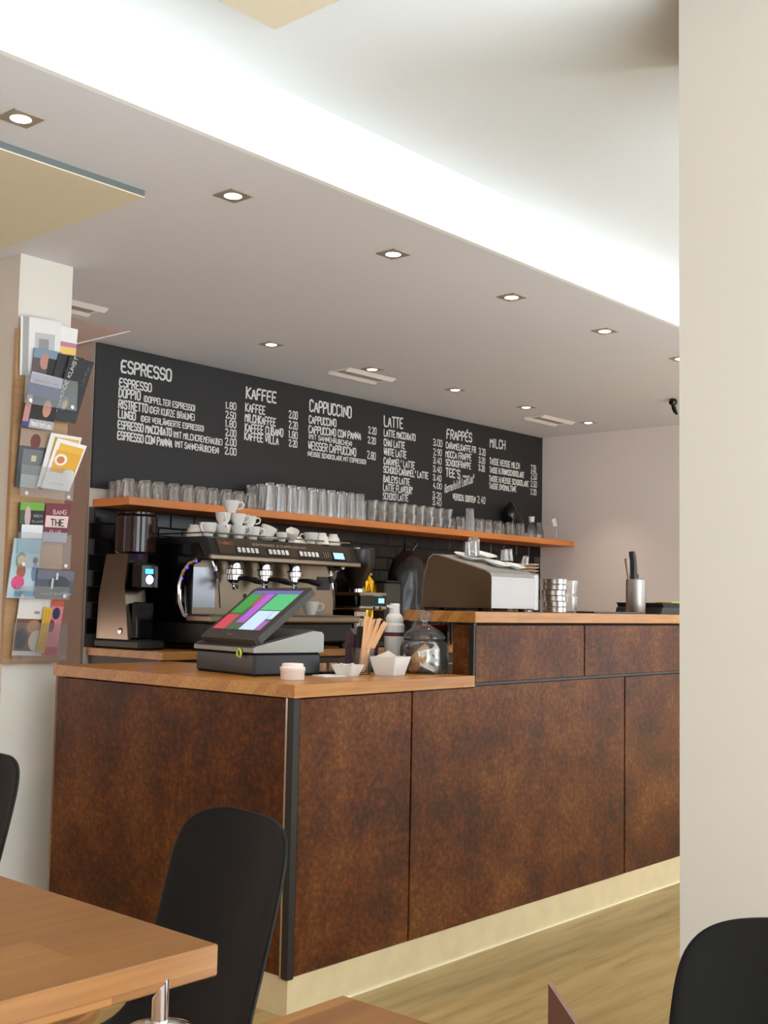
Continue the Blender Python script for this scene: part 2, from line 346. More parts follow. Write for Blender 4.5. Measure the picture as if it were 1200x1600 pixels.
# ------------------------------------------------------------------ chalkboard + text
bd=empty('chalkboard','long black chalk menu board above the glass shelf','menu board',(2.9,YB,1.667))
box(.967-2.9,4.848-2.9,-.016,-.0005,0,2.379-1.667).build('board_panel',M_chalk,bd)
TEXT = [('ESPRESSO', 1.106, 2.257, 1.425, 2.259, 0.058, 'b'),
  ('ESPRESSO', 1.1, 2.183, 1.3, 2.184, 0.041, 'n'),
  ('DOPPIO', 1.1, 2.129, 1.233, 2.132, 0.044, 'n'),
  ('(DOPPELTER ESPRESSO)', 1.252, 2.128, 1.586, 2.125, 0.03, 's'),
  ('RISTRETTO', 1.101, 2.075, 1.281, 2.075, 0.041, 'n'),
  ('(DER KURZE BRAUNE)', 1.288, 2.076, 1.585, 2.075, 0.033, 's'),
  ('LUNGO', 1.101, 2.026, 1.208, 2.026, 0.039, 'n'),
  ('(DER VERLÄNGERTE ESPRESSO)', 1.238, 2.026, 1.649, 2.026, 0.028, 's'),
  ('ESPRESSO MACCHIATO', 1.101, 1.973, 1.437, 1.973, 0.039, 'n'),
  ('(MIT MILCHCREMEHAUBE)', 1.446, 1.971, 1.78, 1.967, 0.031, 's'),
  ('ESPRESSO CON PANNA', 1.101, 1.92, 1.442, 1.918, 0.039, 'n'),
  ('(MIT SAHNEHÄUBCHEN)', 1.458, 1.922, 1.757, 1.919, 0.031, 's'),
  ('1,80', 1.791, 2.169, 1.869, 2.171, 0.037, 'p'),
  ('2,50', 1.793, 2.119, 1.868, 2.118, 0.037, 'p'),
  ('1,80', 1.793, 2.071, 1.873, 2.072, 0.037, 'p'),
  ('2,00', 1.794, 2.023, 1.875, 2.022, 0.037, 'p'),
  ('2,00', 1.794, 1.972, 1.878, 1.972, 0.039, 'p'),
  ('2,00', 1.793, 1.923, 1.881, 1.923, 0.037, 'p'),
  ('KAFFEE', 1.935, 2.248, 2.167, 2.252, 0.06, 'b'),
  ('KAFFEE', 1.933, 2.175, 2.083, 2.175, 0.045, 'n'),
  ('MILCHKAFFEE', 1.932, 2.118, 2.166, 2.12, 0.043, 'n'),
  ('KAFFEE CUBANO', 1.934, 2.064, 2.225, 2.068, 0.043, 'n'),
  ('KAFFEE VILLA', 1.933, 2.018, 2.191, 2.019, 0.041, 'n'),
  ('2,00', 2.262, 2.182, 2.335, 2.181, 0.042, 'p'),
  ('2,20', 2.264, 2.124, 2.337, 2.122, 0.042, 'p'),
  ('1,80', 2.266, 2.07, 2.339, 2.067, 0.039, 'p'),
  ('2,20', 2.268, 2.021, 2.337, 2.019, 0.037, 'p'),
  ('CAPPUCCINO', 2.425, 2.244, 2.787, 2.251, 0.065, 'b'),
  ('CAPPUCCINO', 2.424, 2.174, 2.656, 2.18, 0.043, 'n'),
  ('CAPPUCCINO CON PANNA', 2.424, 2.117, 2.875, 2.128, 0.042, 'n'),
  ('(MIT SAHNEHÄUBCHEN)', 2.425, 2.083, 2.798, 2.08, 0.027, 's'),
  ('WEISSER CAPPUCCINO', 2.424, 2.021, 2.834, 2.024, 0.046, 'n'),
  ('(WEISSE SCHOKOLADE MIT ESPRESSO)', 2.421, 1.982, 2.926, 1.985, 0.025, 's'),
  ('2,20', 2.936, 2.178, 3.015, 2.178, 0.04, 'p'),
  ('2,20', 2.934, 2.117, 3.01, 2.116, 0.039, 'p'),
  ('2,80', 2.931, 2.023, 3.011, 2.019, 0.045, 'p'),
  ('LATTE', 3.08, 2.241, 3.267, 2.248, 0.063, 'b'),
  ('LATTE MACCHIATO', 3.082, 2.179, 3.39, 2.184, 0.041, 'n'),
  ('CHAI LATTE', 3.083, 2.119, 3.288, 2.12, 0.041, 'n'),
  ('WHITE LATTE', 3.085, 2.062, 3.305, 2.062, 0.042, 'n'),
  ('CARAMEL* LATTE', 3.085, 2.003, 3.388, 2.004, 0.041, 'n'),
  ('SCHOKO-CARAMEL* LATTE', 3.084, 1.951, 3.526, 1.951, 0.04, 'n'),
  ('BAILEYS LATTE', 3.086, 1.893, 3.342, 1.893, 0.039, 'n'),
  ('LATTE FLAVOUR*', 3.085, 1.838, 3.373, 1.839, 0.042, 'n'),
  ('SCHOKO LATTE', 3.085, 1.784, 3.33, 1.789, 0.04, 'n'),
  ('3,00', 3.568, 2.176, 3.667, 2.177, 0.043, 'p'),
  ('2,90', 3.57, 2.114, 3.664, 2.116, 0.041, 'p'),
  ('3,40', 3.571, 2.06, 3.663, 2.059, 0.041, 'p'),
  ('3,40', 3.571, 2.004, 3.664, 2.003, 0.038, 'p'),
  ('3,40', 3.572, 1.948, 3.663, 1.946, 0.038, 'p'),
  ('4,00', 3.573, 1.897, 3.669, 1.896, 0.035, 'p'),
  ('3,20', 3.57, 1.834, 3.666, 1.831, 0.039, 'p'),
  ('3,40', 3.571, 1.787, 3.667, 1.785, 0.039, 'p'),
  ('FRAPPÉS', 3.708, 2.24, 3.991, 2.247, 0.06, 'b'),
  ('CARAMELKAFFE FR', 3.703, 2.175, 4.035, 2.178, 0.04, 'n'),
  ('MOCCA FRAPPE', 3.702, 2.114, 3.986, 2.119, 0.042, 'n'),
  ('SCHOKOFRAPPE', 3.703, 2.06, 3.982, 2.062, 0.04, 'n'),
  ('3,20', 4.066, 2.172, 4.146, 2.17, 0.045, 'p'),
  ('3,20', 4.064, 2.115, 4.142, 2.112, 0.04, 'p'),
  ('3,20', 4.063, 2.062, 4.14, 2.059, 0.039, 'p'),
  ("TEE'S", 3.705, 1.987, 3.864, 1.986, 0.054, 'b'),
  ('von', 3.889, 1.998, 3.943, 1.998, 0.018, 's'),
  ('Ronnefeldt LeafCup®', 3.698, 1.874, 4.022, 1.978, 0.036, 's'),
  ('VERSCH. SORTEN', 3.785, 1.838, 4.037, 1.837, 0.039, 'n'),
  ('2,40', 4.055, 1.84, 4.15, 1.838, 0.044, 'p'),
  ('MILCH', 4.191, 2.239, 4.38, 2.242, 0.059, 'b'),
  ('TASSE HEISSE MILCH', 4.191, 2.12, 4.556, 2.12, 0.041, 'n'),
  ('TASSE H.TRINKSCHOKOLADE', 4.192, 2.061, 4.613, 2.064, 0.037, 'n'),
  ('TASSE H.WEISSE SCHOKOLADE', 4.188, 2.001, 4.671, 2.004, 0.037, 'n'),
  ('TASSE OVOMALTINE', 4.189, 1.949, 4.517, 1.952, 0.037, 'n'),
  ('2,20', 4.697, 2.12, 4.761, 2.118, 0.047, 'p'),
  ('2,50', 4.693, 2.062, 4.776, 2.063, 0.047, 'p'),
  ('2,50', 4.694, 2.008, 4.777, 2.007, 0.041, 'p'),
  ('2,20', 4.692, 1.951, 4.772, 1.951, 0.039, 'p')]
G={'A':['00 26 40','12 32'],'B':['00 06 26 35 34 23 03','23 42 41 30 00'],'C':['45 36 16 05 01 10 30 41'],'D':['00 06','06 26 44 42 20 00'],
'E':['46 06 00 40','03 33'],'F':['46 06 00','03 33'],'G':['45 36 16 05 01 10 30 41 43 23'],'H':['00 06','46 40','03 43'],'I':['20 26'],
'J':['46 41 30 10 01'],'K':['00 06','46 03 40'],'L':['06 00 40'],'M':['00 06 23 46 40'],'N':['00 06 40 46'],'O':['03 05 16 36 45 41 30 10 01 03'],
'P':['00 06 36 45 44 33 03'],'R':['00 06 36 45 44 33 03','23 40'],'S':['45 36 16 05 04 13 33 42 41 30 10 01'],'T':['06 46','26 20'],
'U':['06 01 10 30 41 46'],'V':['06 20 46'],'W':['06 10 24 30 46'],'X':['00 46','06 40'],'Y':['06 23 46','23 20'],'Z':['06 46 00 40'],
'0':['03 05 16 36 45 41 30 10 01 03'],'1':['05 26 20'],'2':['05 16 36 45 44 00 40'],'3':['05 16 36 45 44 33 13','33 42 41 30 10 01'],
'4':['36 02 42','33 30'],'5':['46 06 03 33 42 41 30 10 01'],'6':['46 26 04 01 10 30 41 42 33 13 02'],'8':['13 04 05 16 36 45 44 33 13 02 01 10 30 41 42 33'],
'9':['43 13 04 05 16 36 45 42 20 10'],',':['21 10'],'.':['20 21'],'(':['36 14 12 30'],')':['16 34 32 10'],'-':['13 33'],'*':['15 35','24 26'],"'":['26 25'],'&':['40 15 26 35 01 10 20 42'],
'®':['14 15 26 35 34 23 14'],'r':['00 04','02 24 34'],'o':['10 01 03 14 34 43 41 30 10'],'n':['00 04','03 14 34 43 40'],'e':['02 42 43 34 14 03 01 10 30 41'],
'f':['20 25 36 46','04 34'],'l':['26 20'],'d':['46 40 10 01 03 14 44'],'t':['26 21 30 40','04 44'],'a':['44 40 10 01 03 14 44'],'u':['04 01 10 30 41','44 40'],
'p':['04 00 30 41 43 34 04'],'v':['04 20 44'],'m':['00 04 24 20','24 44 40'],'i':['20 24','26 26'],'b':['06 00 30 41 43 34 04'],'ï':['20 24'],'g':['44 40 30 10','44 14 03 01 10'],'h':['06 00','03 14 34 43 40'],'s':['43 34 14 03 32 41 30 10 01']}
G['Ä']=G['A']+['06 17','37 46']; G['É']=G['E']+['27 38']
def chaikin(p):
    if len(p)<3: return p
    q=[p[0]]
    for a,b_ in zip(p[:-1],p[1:]):
        q.append(a*.78+b_*.22); q.append(a*.22+b_*.78)
    q.append(p[-1]); return q
def lettering(text, o, ux, uz, width, h, lw, mb, n, mi=0, jit=.05):
    """stroke letters from origin o, baseline direction ux over the width, height direction uz"""
    o=Vector(o); ux=Vector(ux).normalized(); uz=Vector(uz).normalized(); n=Vector(n)
    adv=[.55 if ch in " ,.'*(-)1I" else 1 for ch in text]
    tot=sum(adv); cw=width/tot; x=0; kk=0
    for ch,a in zip(text,adv):
        if ch!=' ':
            gl=G.get(ch) or G.get(ch.upper()) or []
            sc=.74 if a==1 else .62
            for st in gl:
                pts=[]
                for tok in st.split():
                    gx=int(tok[0])/4+random.uniform(-jit,jit)*.6; gz=int(tok[1])/6+random.uniform(-jit,jit)*.4
                    if a<1: gx=.5+(gx-.5)*.8
                    pts.append(o+ux*(x+(.12+gx*sc)*a*cw)+uz*(gz*h))
                pts=chaikin(pts)
                for p,q in zip(pts[:-1],pts[1:]):
                    d=(q-p); 
                    if d.length<1e-5: continue
                    d.normalize(); s=n.cross(d)*lw/2; kk=(kk+1)%14; st_=n*(.00007*kk); p=p+st_; q=q+st_
                    mb.add([p-d*lw*.3-s,q+d*lw*.3-s,q+d*lw*.3+s,p-d*lw*.3+s],[(0,1,2,3)],mi)
        x+=a*cw
for (s,xa,za,xb,zb,h,k) in TEXT:
    mb=MB(); lwid={'b':.0105,'n':.0076,'s':.0054,'p':.0066}[k]
    d=Vector((xb-xa,0,zb-za))
    if s.startswith('Ronne') : h=.055
    lettering(s,(xa-2.9,-.0175,za-1.667),d,(0,0,1),d.length,h,lwid,mb,(0,-1,0))
    mb.build('lettering',M_white,bd)
# ------------------------------------------------------------------ tiles
tile_me=None
tz=1.574
rows=[(tz-.0765*(i+1),tz-.0765*i) for i in range(8)]
mt=MB().box(-.0755,.0755,-.010,-.0005,-.037,.037,0,.004)
grout=box(.967,4.849,YB-.004,YB-.0005,.9,tz); g=grout.build('grout',M_grout,wb)
first=None
for i,(z0,z1) in enumerate(rows):
    off=2.993 if i%2==0 else 3.070
    k0=int((off-.967)/.154); x=off-k0*.154
    if x-.967>.03:
        if first is None: first=mt.build('tile',M_tile,wb); t=first
        else: t=first.copy(); col.objects.link(t)
        gp=x-.967; t.scale=(gp/.154,1,1); t.location=(.967+gp/2,YB-.004,(z0+z1)/2)
    while x+.154<4.86:
        if first is None:
            first=mt.build('tile',M_tile,wb); t=first
        else: t=first.copy(); col.objects.link(t)
        t.scale=(1,1,1); t.location=(x+.077, YB-.004,(z0+z1)/2); x+=.154
        if t.location.x+.076>4.849: t.location.x=4.849-.076
# ------------------------------------------------------------------ glass shelf
sh=empty('wall_shelf','long oak wall shelf full of glasses under the chalkboard','shelf',(2.9,YB,1.574))
box(.985-2.9,4.849-2.9,2.147-YB,-.0005,0,.038,.002).build('shelf_board',M_shelf,sh)
SZ=1.6125
# ------------------------------------------------------------------ back counter
bc=empty('back_counter','dark low back counter with wooden top carrying the coffee machines','counter',(2.9,2.14,0))
box(.975-2.9,4.849-2.9,1.84-2.14,2.425-2.14,.862,.9,.003).build('worktop',M_worktop,bc)
box(.985-2.9,4.84-2.9,1.87-2.14,2.42-2.14,.08,.862).build('carcass',M_dgrey,bc)
x=.99
while x+.6<4.84:
    d=box(x-2.9,x+.59-2.9,1.852-2.14,1.87-2.14,.10,.855,.002).build('cabinet_door',mat('dark_brown_front',(60,44,36),.45) if x<1 else dfm,bc); dfm=d.data.materials[0]
    MB().tube([(x+.2-2.9,1.84-2.14,.80),(x+.4-2.9,1.84-2.14,.80)],.006,8).build('handle',M_steel,d)
    x+=.6
# ------------------------------------------------------------------ front counter
fc=empty('service_counter','rust-brown panelled service counter with black corner trim on a stone plinth','counter',(0,0,0))
def pan(x0,x1,z0,z1): 
    o=box(x0,x1,.0,.018,z0,z1,.0015).build('panel',M_rust,fc)
box(.022,3.5,.03,.35,.10,.862).box(.822+.02,3.5,.03,.09,.862,1.072).box(.03,.45,.3,1.16,.10,.862).build('carcass',M_blkm,fc)
pan(.024,.506,.106,.860); pan(.516,.81+1.0,.106,.860) if False else None
# lower course: the second panel is notched under the raised part
MB().prism([(.513,.106),(1.806,.106),(1.806,.864),(.826,.864),(.826,.860),(.513,.860)],1,0,.018).build('panel',M_rust,fc)
pan(1.817,3.3,.106,.864)
pan(.834,1.508,.876,1.066); pan(1.516,3.3,.876,1.066)
# side panels
box(.0,.018,.024,1.165,.106,.860,.0015).build('panel',M_rust,fc)
box(.834-.008,.842,.022,.092,.876,1.066,.001).build('panel',M_rust,fc)
MB().box(-.001,.022,.0005,.022,.10,.862).build('corner_trim',M_trim,fc)
MB().box(-.0008,.006,.026,.033,.10,.862).build('corner_trim',M_steel,fc,label='thin grey metal corner strip')
MB().box(.824,.836,.002,.022,.868,1.072).build('corner_trim',M_trim,fc)
MB().box(.83,3.3,.004,.02,.866,.875).build('shadow_gap',M_trim,fc)
pt=MB().box(.004,3.3,.004,.06,0,.104).box(.004,.06,.06,1.16,0,.104).build('plinth',M_plinth,fc)
MB().box(.0,3.3,-.004,.004,0,.006).build('sealant_bead',mat('sealant',(236,226,190),.5),fc)
wt=empty('lower_worktop','low orange beech worktop at the till end of the counter','worktop',(0,0,.864))
MB().prism([(-.006,-.006),(.822,-.006),(.822,.30),(.50,.30),(.50,1.184),(-.006,1.184)],2,0,.036).build('worktop_slab',M_worktop,wt)
ut=empty('upper_worktop','raised pale beech bar top along the counter','worktop',(.822,-.006,1.074))
MB().box(0,2.6,0,.29,0,.037,0,.0015).box(.16,2.6,.29,.45,0,.037).build('worktop_slab',M_worktop,ut)
# ------------------------------------------------------------------ downlights
def downlight_proto():
    o=empty('downlight')
    q=MB(); a=.044; r=.028
    # square plate with round hole
    n=24; vs=[];fs=[]
    for i in range(n):
        t=2*PI*i/n+PI/4; c_,s_=math.cos(t),math.sin(t); m_=max(abs(c_),abs(s_))
        vs+= [(a*c_/m_,a*s_/m_,-.004),(r*c_,r*s_,-.004),(r*.9*c_,r*.9*s_,.02),(a*c_/m_,a*s_/m_,0)]
    for i in range(n):
        j=(i+1)%n
        fs+=[(4*i,4*j,4*j+1,4*i+1),(4*i+1,4*j+1,4*j+2,4*i+2),(4*i,4*i+3,4*j+3,4*j)]
    q.add(vs,fs).build('trim_plate',mat('brushed_lamp_plate',(176,164,150),.5,.5),o)
    MB().lathe([(.001,-.0075),(.016,-.0065),(.0255,-.0035),(.0268,.004)],(0,0,0),20).build('lamp',M_lamp,o,smooth=True)
    l=bpy.data.lights.new('lamp_spot','SPOT'); l.energy=LAMP_POWER; l.spot_size=R(76); l.spot_blend=.6; l.color=(1,.83,.66); l.shadow_soft_size=.025
    lo=bpy.data.objects.new('lamp_spot',l); col.objects.link(lo); lo.parent=o; lo.location=(0,0,-.012)
    return o
dl=downlight_proto()
row1=[-.714,.020,.776,1.507,2.233,2.96,3.69,4.42]; row2=[1.513,2.245,2.965,3.685,4.419]
ordn=['first','second','third','fourth','fifth','sixth','seventh','eighth','ninth','tenth','eleventh','twelfth','thirteenth','fourteenth','fifteenth','sixteenth','seventeenth','eighteenth','nineteenth','twentieth','twenty-first','twenty-second','twenty-third','twenty-fourth']
k=0
for r_,ys,xs in ((1,.348,row1),(2,1.772,row2)):
    for i,x in enumerate(xs):
        o=dl if k==0 else copy_tree(dl); k+=1
        o.location=(x,ys,H)
        tag(o,('square recessed downlight in the row along the soffit edge, %s from the left' if r_==1 else 'square recessed downlight in the row near the menu board, %s from the left')%ordn[i],'downlight','recessed ceiling downlights')
# vents
def vent(x0,x1,y0,y1,label):
    cx,cy=(x0+x1)/2,(y0+y1)/2; w_,d_=(x1-x0)/2,(y1-y0)/2
    o=empty('ceiling_vent',label,'air vent',(cx,cy,H),group='ceiling air vents')
    MB().prism([(-d_,-.0005),(-d_+.034,-.0005),(-d_+.034,-.016)],0,-w_,w_).prism([(d_-.034,-.0005),(d_,-.0005),(d_,-.016)],0,-w_,w_).box(-w_,-w_+.022,-d_+.03,d_-.03,-.006,-.0005).box(w_-.022,w_,-d_+.03,d_-.03,-.006,-.0005).build('vent_frame',mat('vent_white',(250,246,240),.5),o)
    box(-w_+.022,w_-.022,-d_+.03,d_-.03,-.0015,-.0005).build('backing',mat('vent_grey',(150,140,130),.8),o)
    yy=-d_+.04; v=MB().box(-w_+.024,w_-.024,-.004,.004,-.006,-.0015)
    fs=None
    while yy<d_-.035:
        s=v.build('slat',mat('vent_slat',(178,168,158),.6) if fs is None else fs.data.materials[0],o) if fs is None else fs.copy()
        if fs is None: fs=s
        else: col.objects.link(s)
        s.location=(0,yy,0); yy+=.016
vent(2.14,2.52,1.835,2.0,'white slotted ceiling vent between the first and second lamps near the menu board')
vent(3.994,4.362,1.835,2.0,'white slotted ceiling vent near the right end of the menu board')
vent(.28,.614,1.83,1.985,'white slotted ceiling vent beside the left pillar')
# small black ceiling speaker hook
hk=empty('ceiling_hook','small black curved ceiling fitting beside the right pillar','ceiling fitting',(3.952,.9,H))
MB().lathe([(.020,-.004),(.026,-.02),(.022,-.034),(.01,-.042)],(-.01,0,0),14).lathe([(.008,-.0005),(.008,-.006)],(-.01,0,0),8).build('ball_joint',M_blkg,hk,smooth=True)
MB().tube([(-.01,0,-.035),(0,0,-.055),(.018,0,-.075),(.035,0,-.085)],[.012,.014,.012,.008],8).build('arm',M_blkg,hk,smooth=True)
# ------------------------------------------------------------------ glasses
def tumbler(name,h,r0,r1,mat_,n=16,flute=0,fn=8,base=.008):
    # inner+outer wall, standing mouth down when h<0
    p=[(r0*.98,0),(r0,.003),(r1,h),(r1-.0022,h),(r0-.004,base),(.001,base)]
    q=MB(); vs=[];fs=[]
    for (r,z) in p:
        for i in range(n):
            a=2*PI*i/n; rr_=r*(1+flute*math.cos(fn*a)); vs.append((rr_*math.cos(a),rr_*math.sin(a),z))
    for j in range(len(p)-1):
        for i in range(n): fs.append((j*n+i,j*n+(i+1)%n,(j+1)*n+(i+1)%n,(j+1)*n+i))
    fs.append(tuple(range(n))[::-1]); q.add(vs,fs)
    return q
short=tumbler('t',.088,.027,.036,M_glassd,20,.02,10,.014); short.v=[(x,y,.088-z) for x,y,z in short.v]
tall=tumbler('t',.152,.024,.035,M_glass,20,.035,10,.012); tall.v=[(x,y,.152-z) for x,y,z in tall.v]
mid=tumbler('t',.062,.028,.037,M_glass,20,.02,10,.012)
me_cache={}
def put_glass(kind,x,y,z,label,group,sc=1):
    if kind not in me_cache:
        q,m_={'short':(short,M_glassd),'tall':(tall,M_glass),'mid':(mid,M_glass)}[kind]
        o=q.build('glass_tumbler' if kind!='tall' else 'latte_glass',m_,None,smooth=True); me_cache[kind]=o
        first_=True
    else:
        o=me_cache[kind].copy(); col.objects.link(o)
    o.location=(x,y,z); o.rotation_euler=(0,0,random.uniform(0,6)); o.scale=(sc,)*3
    tag(o,label,'glass',group); return o
rown=['front','middle','back']
xs=[1.02+.086*i for i in range(10)]
for ri,y in enumerate((2.195,2.285,2.375)):
    for i,x in enumerate(xs):
        put_glass('short',x+random.uniform(-.006,.006)+.02*ri,y+random.uniform(-.006,.006),SZ,'short clear tumbler, %s row, %s from the left end of the shelf'%(rown[ri],ordn[i]),'short tumblers at the left of the shelf')
xt=[1.925+.078*i for i in range(10)]
for ri,y in enumerate((2.195,2.285,2.375)):
    for i,x in enumerate(xt):
        if ri==2 and i%2: pass
        put_glass('tall',x+random.uniform(-.004,.004)+.015*ri,y,SZ,'tall fluted latte glass on the shelf, %s row, %s from the left'%(rown[ri],ordn[i]),'tall latte glasses in the middle of the shelf')
xd=[2.735+.088*i for i in range(9)]
for ri,y in enumerate((2.195,2.29,2.38)):
    for i,x in enumerate(xd):
        for lv in (0,1):
            if ri==2 and lv==1 and i in (2,6): continue
            put_glass('mid',x+random.uniform(-.004,.004)+.02*ri,y,SZ+lv*.0625,'%s squat glass of the %s stack right of the latte glasses, %s row'%(('lower','upper')[lv],ordn[i],rown[ri]),'stacked squat glasses on the shelf')
xr=[3.585,3.785,3.88,3.99,4.13,4.25]
for ri,y in enumerate((2.20,2.30)):
    for i,x in enumerate(xr):
        put_glass('short',x+.03*ri,y,SZ,'short clear tumbler right of the stacked glasses, %s row, %s from the left'%(rown[ri],ordn[i]),'tumblers at the right of the shelf',1.0 if i!=1 else 1.0)
for (kx,ky) in ((3.685,2.20),):
    put_glass('tall',kx,ky,SZ,'single tall glass standing among the short tumblers on the shelf','tumblers at the right of the shelf',.98)
# bottles at the shelf end
def bottle(name,label,x,y,z,prof,m_,extra=None,cat='bottle'):
    o=empty(name,label,cat,(x,y,z)); MB().lathe(prof,(0,0,0),18).build('bottle_body',m_,o,smooth=True)
    return o
o=bottle('glass_bottle','small clear bottle with a cream paper cap near the shelf end',4.385,2.20,SZ,[(.026,0),(.028,.004),(.028,.055),(.022,.08),(.013,.098),(.013,.108)],M_jar)
MB().lathe([(.018,.1085),(.021,.145)],(0,0,0),12).build('paper_cap',M_paper,o)
o=bottle('glass_bottle','small empty clear carafe beside the paper-capped bottle on the shelf',4.49,2.20,SZ,[(.024,0),(.028,.006),(.026,.045),(.016,.08),(.014,.105)],M_jar)
o=bottle('glass_vase','slim clear vase at the right tip of the shelf',4.57,2.26,SZ,[(.024,0),(.028,.006),(.026,.06),(.018,.085),(.018,.12)],M_jar,cat='vase')
o=empty('card_holder','small clip stand holding a white card at the right tip of the shelf','card holder',(4.68,2.19,SZ))
MB().lathe([(.014,0),(.014,.004),(.002,.008),(.002,.085),(.006,.09),(.006,.096)],(0,0,0),10).build('stand',M_steel,o,smooth=True)
MB().box(-.024,.024,-.001,.001,0,.055).xf((-.012,0,.0965),(R(-8),R(-14),0)).build('card',M_paper,o)
o=bottle('dark_bottle','round black bottle standing against the board behind the shelf glasses',4.362,2.362,SZ,[(.035,0),(.038,.006),(.038,.10),(.048,.13),(.055,.17),(.045,.21),(.02,.235),(.012,.25)],M_blkg)
o=bottle('dark_bottle','slim dark brown bottle beside the round black bottle on the shelf',4.47,2.37,SZ,[(.032,0),(.034,.006),(.034,.13),(.014,.17),(.012,.225)],mat('brown_bottle',(48,32,30),.3))
# ------------------------------------------------------------------ espresso machine
em=empty('espresso_machine','large three-group espresso machine with a pale lit screen','coffee machine',(1.70,2.08,.9))
ox,oy,oz=1.70,2.08,.9
def E(q): return q.xf((-ox,-oy,-oz))
for x in (1.24,2.16):
    for y in (1.86,2.3): E(MB().lathe([(.02,.9),(.024,.905),(.016,.935)],(x,y,0),12)).build('foot',M_blk,em,smooth=True)
E(MB().box(1.20,2.20,1.83,2.36,.935,1.03,0,.006)).build('base',M_blk,em)
E(MB().box(1.19,2.21,1.785,1.96,1.032,1.068,0,.008)).build('drip_tray',M_splash,em,smooth=True)
# bars of the drip grate
gb=None
for i in range(9):
    if gb is None: gb=E(MB().box(1.24,2.17,1.808,1.813,1.068,1.071)).build('grate_bar',M_dsteel,em)
    else:
        g_=gb.copy(); col.objects.link(g_); g_.location=(0,.016*i,0)
E(MB().box(1.225,2.175,1.955,1.965,1.07,1.325)).build('splash_panel',M_splash,em)
E(MB().box(1.225,1.36,1.9535,1.9549,1.10,1.29)).build('splash_reflection',mat('cool_reflection_steel',(150,152,156),.25,1),em)  # cooler steel sheet painted in for the reflection on the splash panel
E(MB().box(2.05,2.15,1.953,1.9549,1.20,1.27)).build('window_plate',M_blk,em)
E(MB().box(1.225,2.175,1.965,2.36,1.03,1.33)).build('boiler_housing',M_blk,em)
# side cheeks: black body, chrome C-shaped frame
def cheek(x0,x1):
    E(MB().prism([(1.97,1.03),(2.37,1.03),(2.37,1.40),(1.90,1.40),(1.86,1.34),(1.95,1.30),(1.985,1.20)],0,x0,x1)).build('side_panel',M_blkg,em)
cheek(1.20,1.226); cheek(2.174,2.20)
for xx in (1.212,2.188):
    E(MB().tube([(xx,1.90,1.325),(xx,1.96,1.31),(xx,2.0,1.27),(xx,2.025,1.20),(xx,2.02,1.12),(xx,1.985,1.06),(xx,1.95,1.045)],[.014,.017,.019,.02,.02,.018,.013],10)).build('side_frame',M_chrome,em,smooth=True)
# top housing with sloping control face
E(MB().prism([(1.80,1.348),(1.835,1.425),(1.86,1.432),(2.36,1.432),(2.36,1.33),(1.80,1.33)],0,1.205,2.195)).build('top_housing',M_blk,em)
E(MB().prism([(1.798,1.352),(1.832,1.425),(1.834,1.425),(1.80,1.352)],0,1.25,2.15)).build('control_panel',mat('bronze_panel',(92,80,66),.35,.7),em)
E(MB().box(1.19,2.21,1.788,1.81,1.322,1.346,0,.005)).build('front_rail',M_splash,em,smooth=True)
def onface(z): return 1.797+(z-1.352)/(1.425-1.352)*.034
for gx in (1.43,1.63,1.84):
    z0,z1=1.357,1.392
    pn=E(MB().add([(gx-.075,onface(z0)-.001,z0),(gx+.075,onface(z0)-.001,z0),(gx+.075,onface(z1)-.001,z1),(gx-.075,onface(z1)-.001,z1),(gx-.075,onface(z0)+.002,z0),(gx+.075,onface(z0)+.002,z0),(gx+.075,onface(z1)+.002,z1),(gx-.075,onface(z1)+.002,z1)],[(0,1,2,3),(7,6,5,4),(0,4,5,1),(1,5,6,2),(2,6,7,3),(3,7,4,0)])).build('keypad',M_blk,em)
    for i in range(5):
        x=gx-.056+i*.028; a,b_=z0+.006,z1-.006
        E(MB().slab([(x-.009,onface(a)-.002,a),(x+.009,onface(a)-.002,a),(x+.009,onface(b_)-.002,b_),(x-.009,onface(b_)-.002,b_)],(0,-1,.45),.003)).build('button',M_china,pn)
for i in range(4):
    x=1.945+i*.016; a,b_=1.36,1.388
    E(MB().slab([(x-.003,onface(a)-.001,a),(x+.003,onface(a)-.001,a),(x+.003,onface(b_)-.001,b_),(x-.003,onface(b_)-.001,b_)],(0,-1,.45),.003)).build('button',M_steel,em)
a,b_=1.354,1.396
E(MB().slab([(2.005,onface(a)-.001,a),(2.105,onface(a)-.001,a),(2.105,onface(b_)-.001,b_),(2.005,onface(b_)-.001,b_)],(0,-1,.45),.004)).build('screen_bezel',M_blk,em)
a,b_=1.359,1.391
sc_=E(MB().slab([(2.016,onface(a)-.0055,a),(2.09,onface(a)-.0055,a),(2.09,onface(b_)-.0055,b_),(2.016,onface(b_)-.0055,b_)],(0,-1,.45),.0012)).build('screen',M_lcd,em)
mb=MB(); lettering('Cimbali',(1.262,onface(1.398)-.002,1.398),(1,0,0),(0,.42,.9),.085,.016,.0028,mb,(0,-1,0)); E(mb).build('lettering',mat('copper_letters',(200,110,80),.4),em)
mb=MB(); lettering('ESPRESSO & CAPPUCCINO',(1.47,onface(1.401)-.002,1.401),(1,0,0),(0,.42,.9),.36,.010,.0018,mb,(0,-1,0)); E(mb).build('lettering',mat('grey_letters',(190,180,165),.4),em)
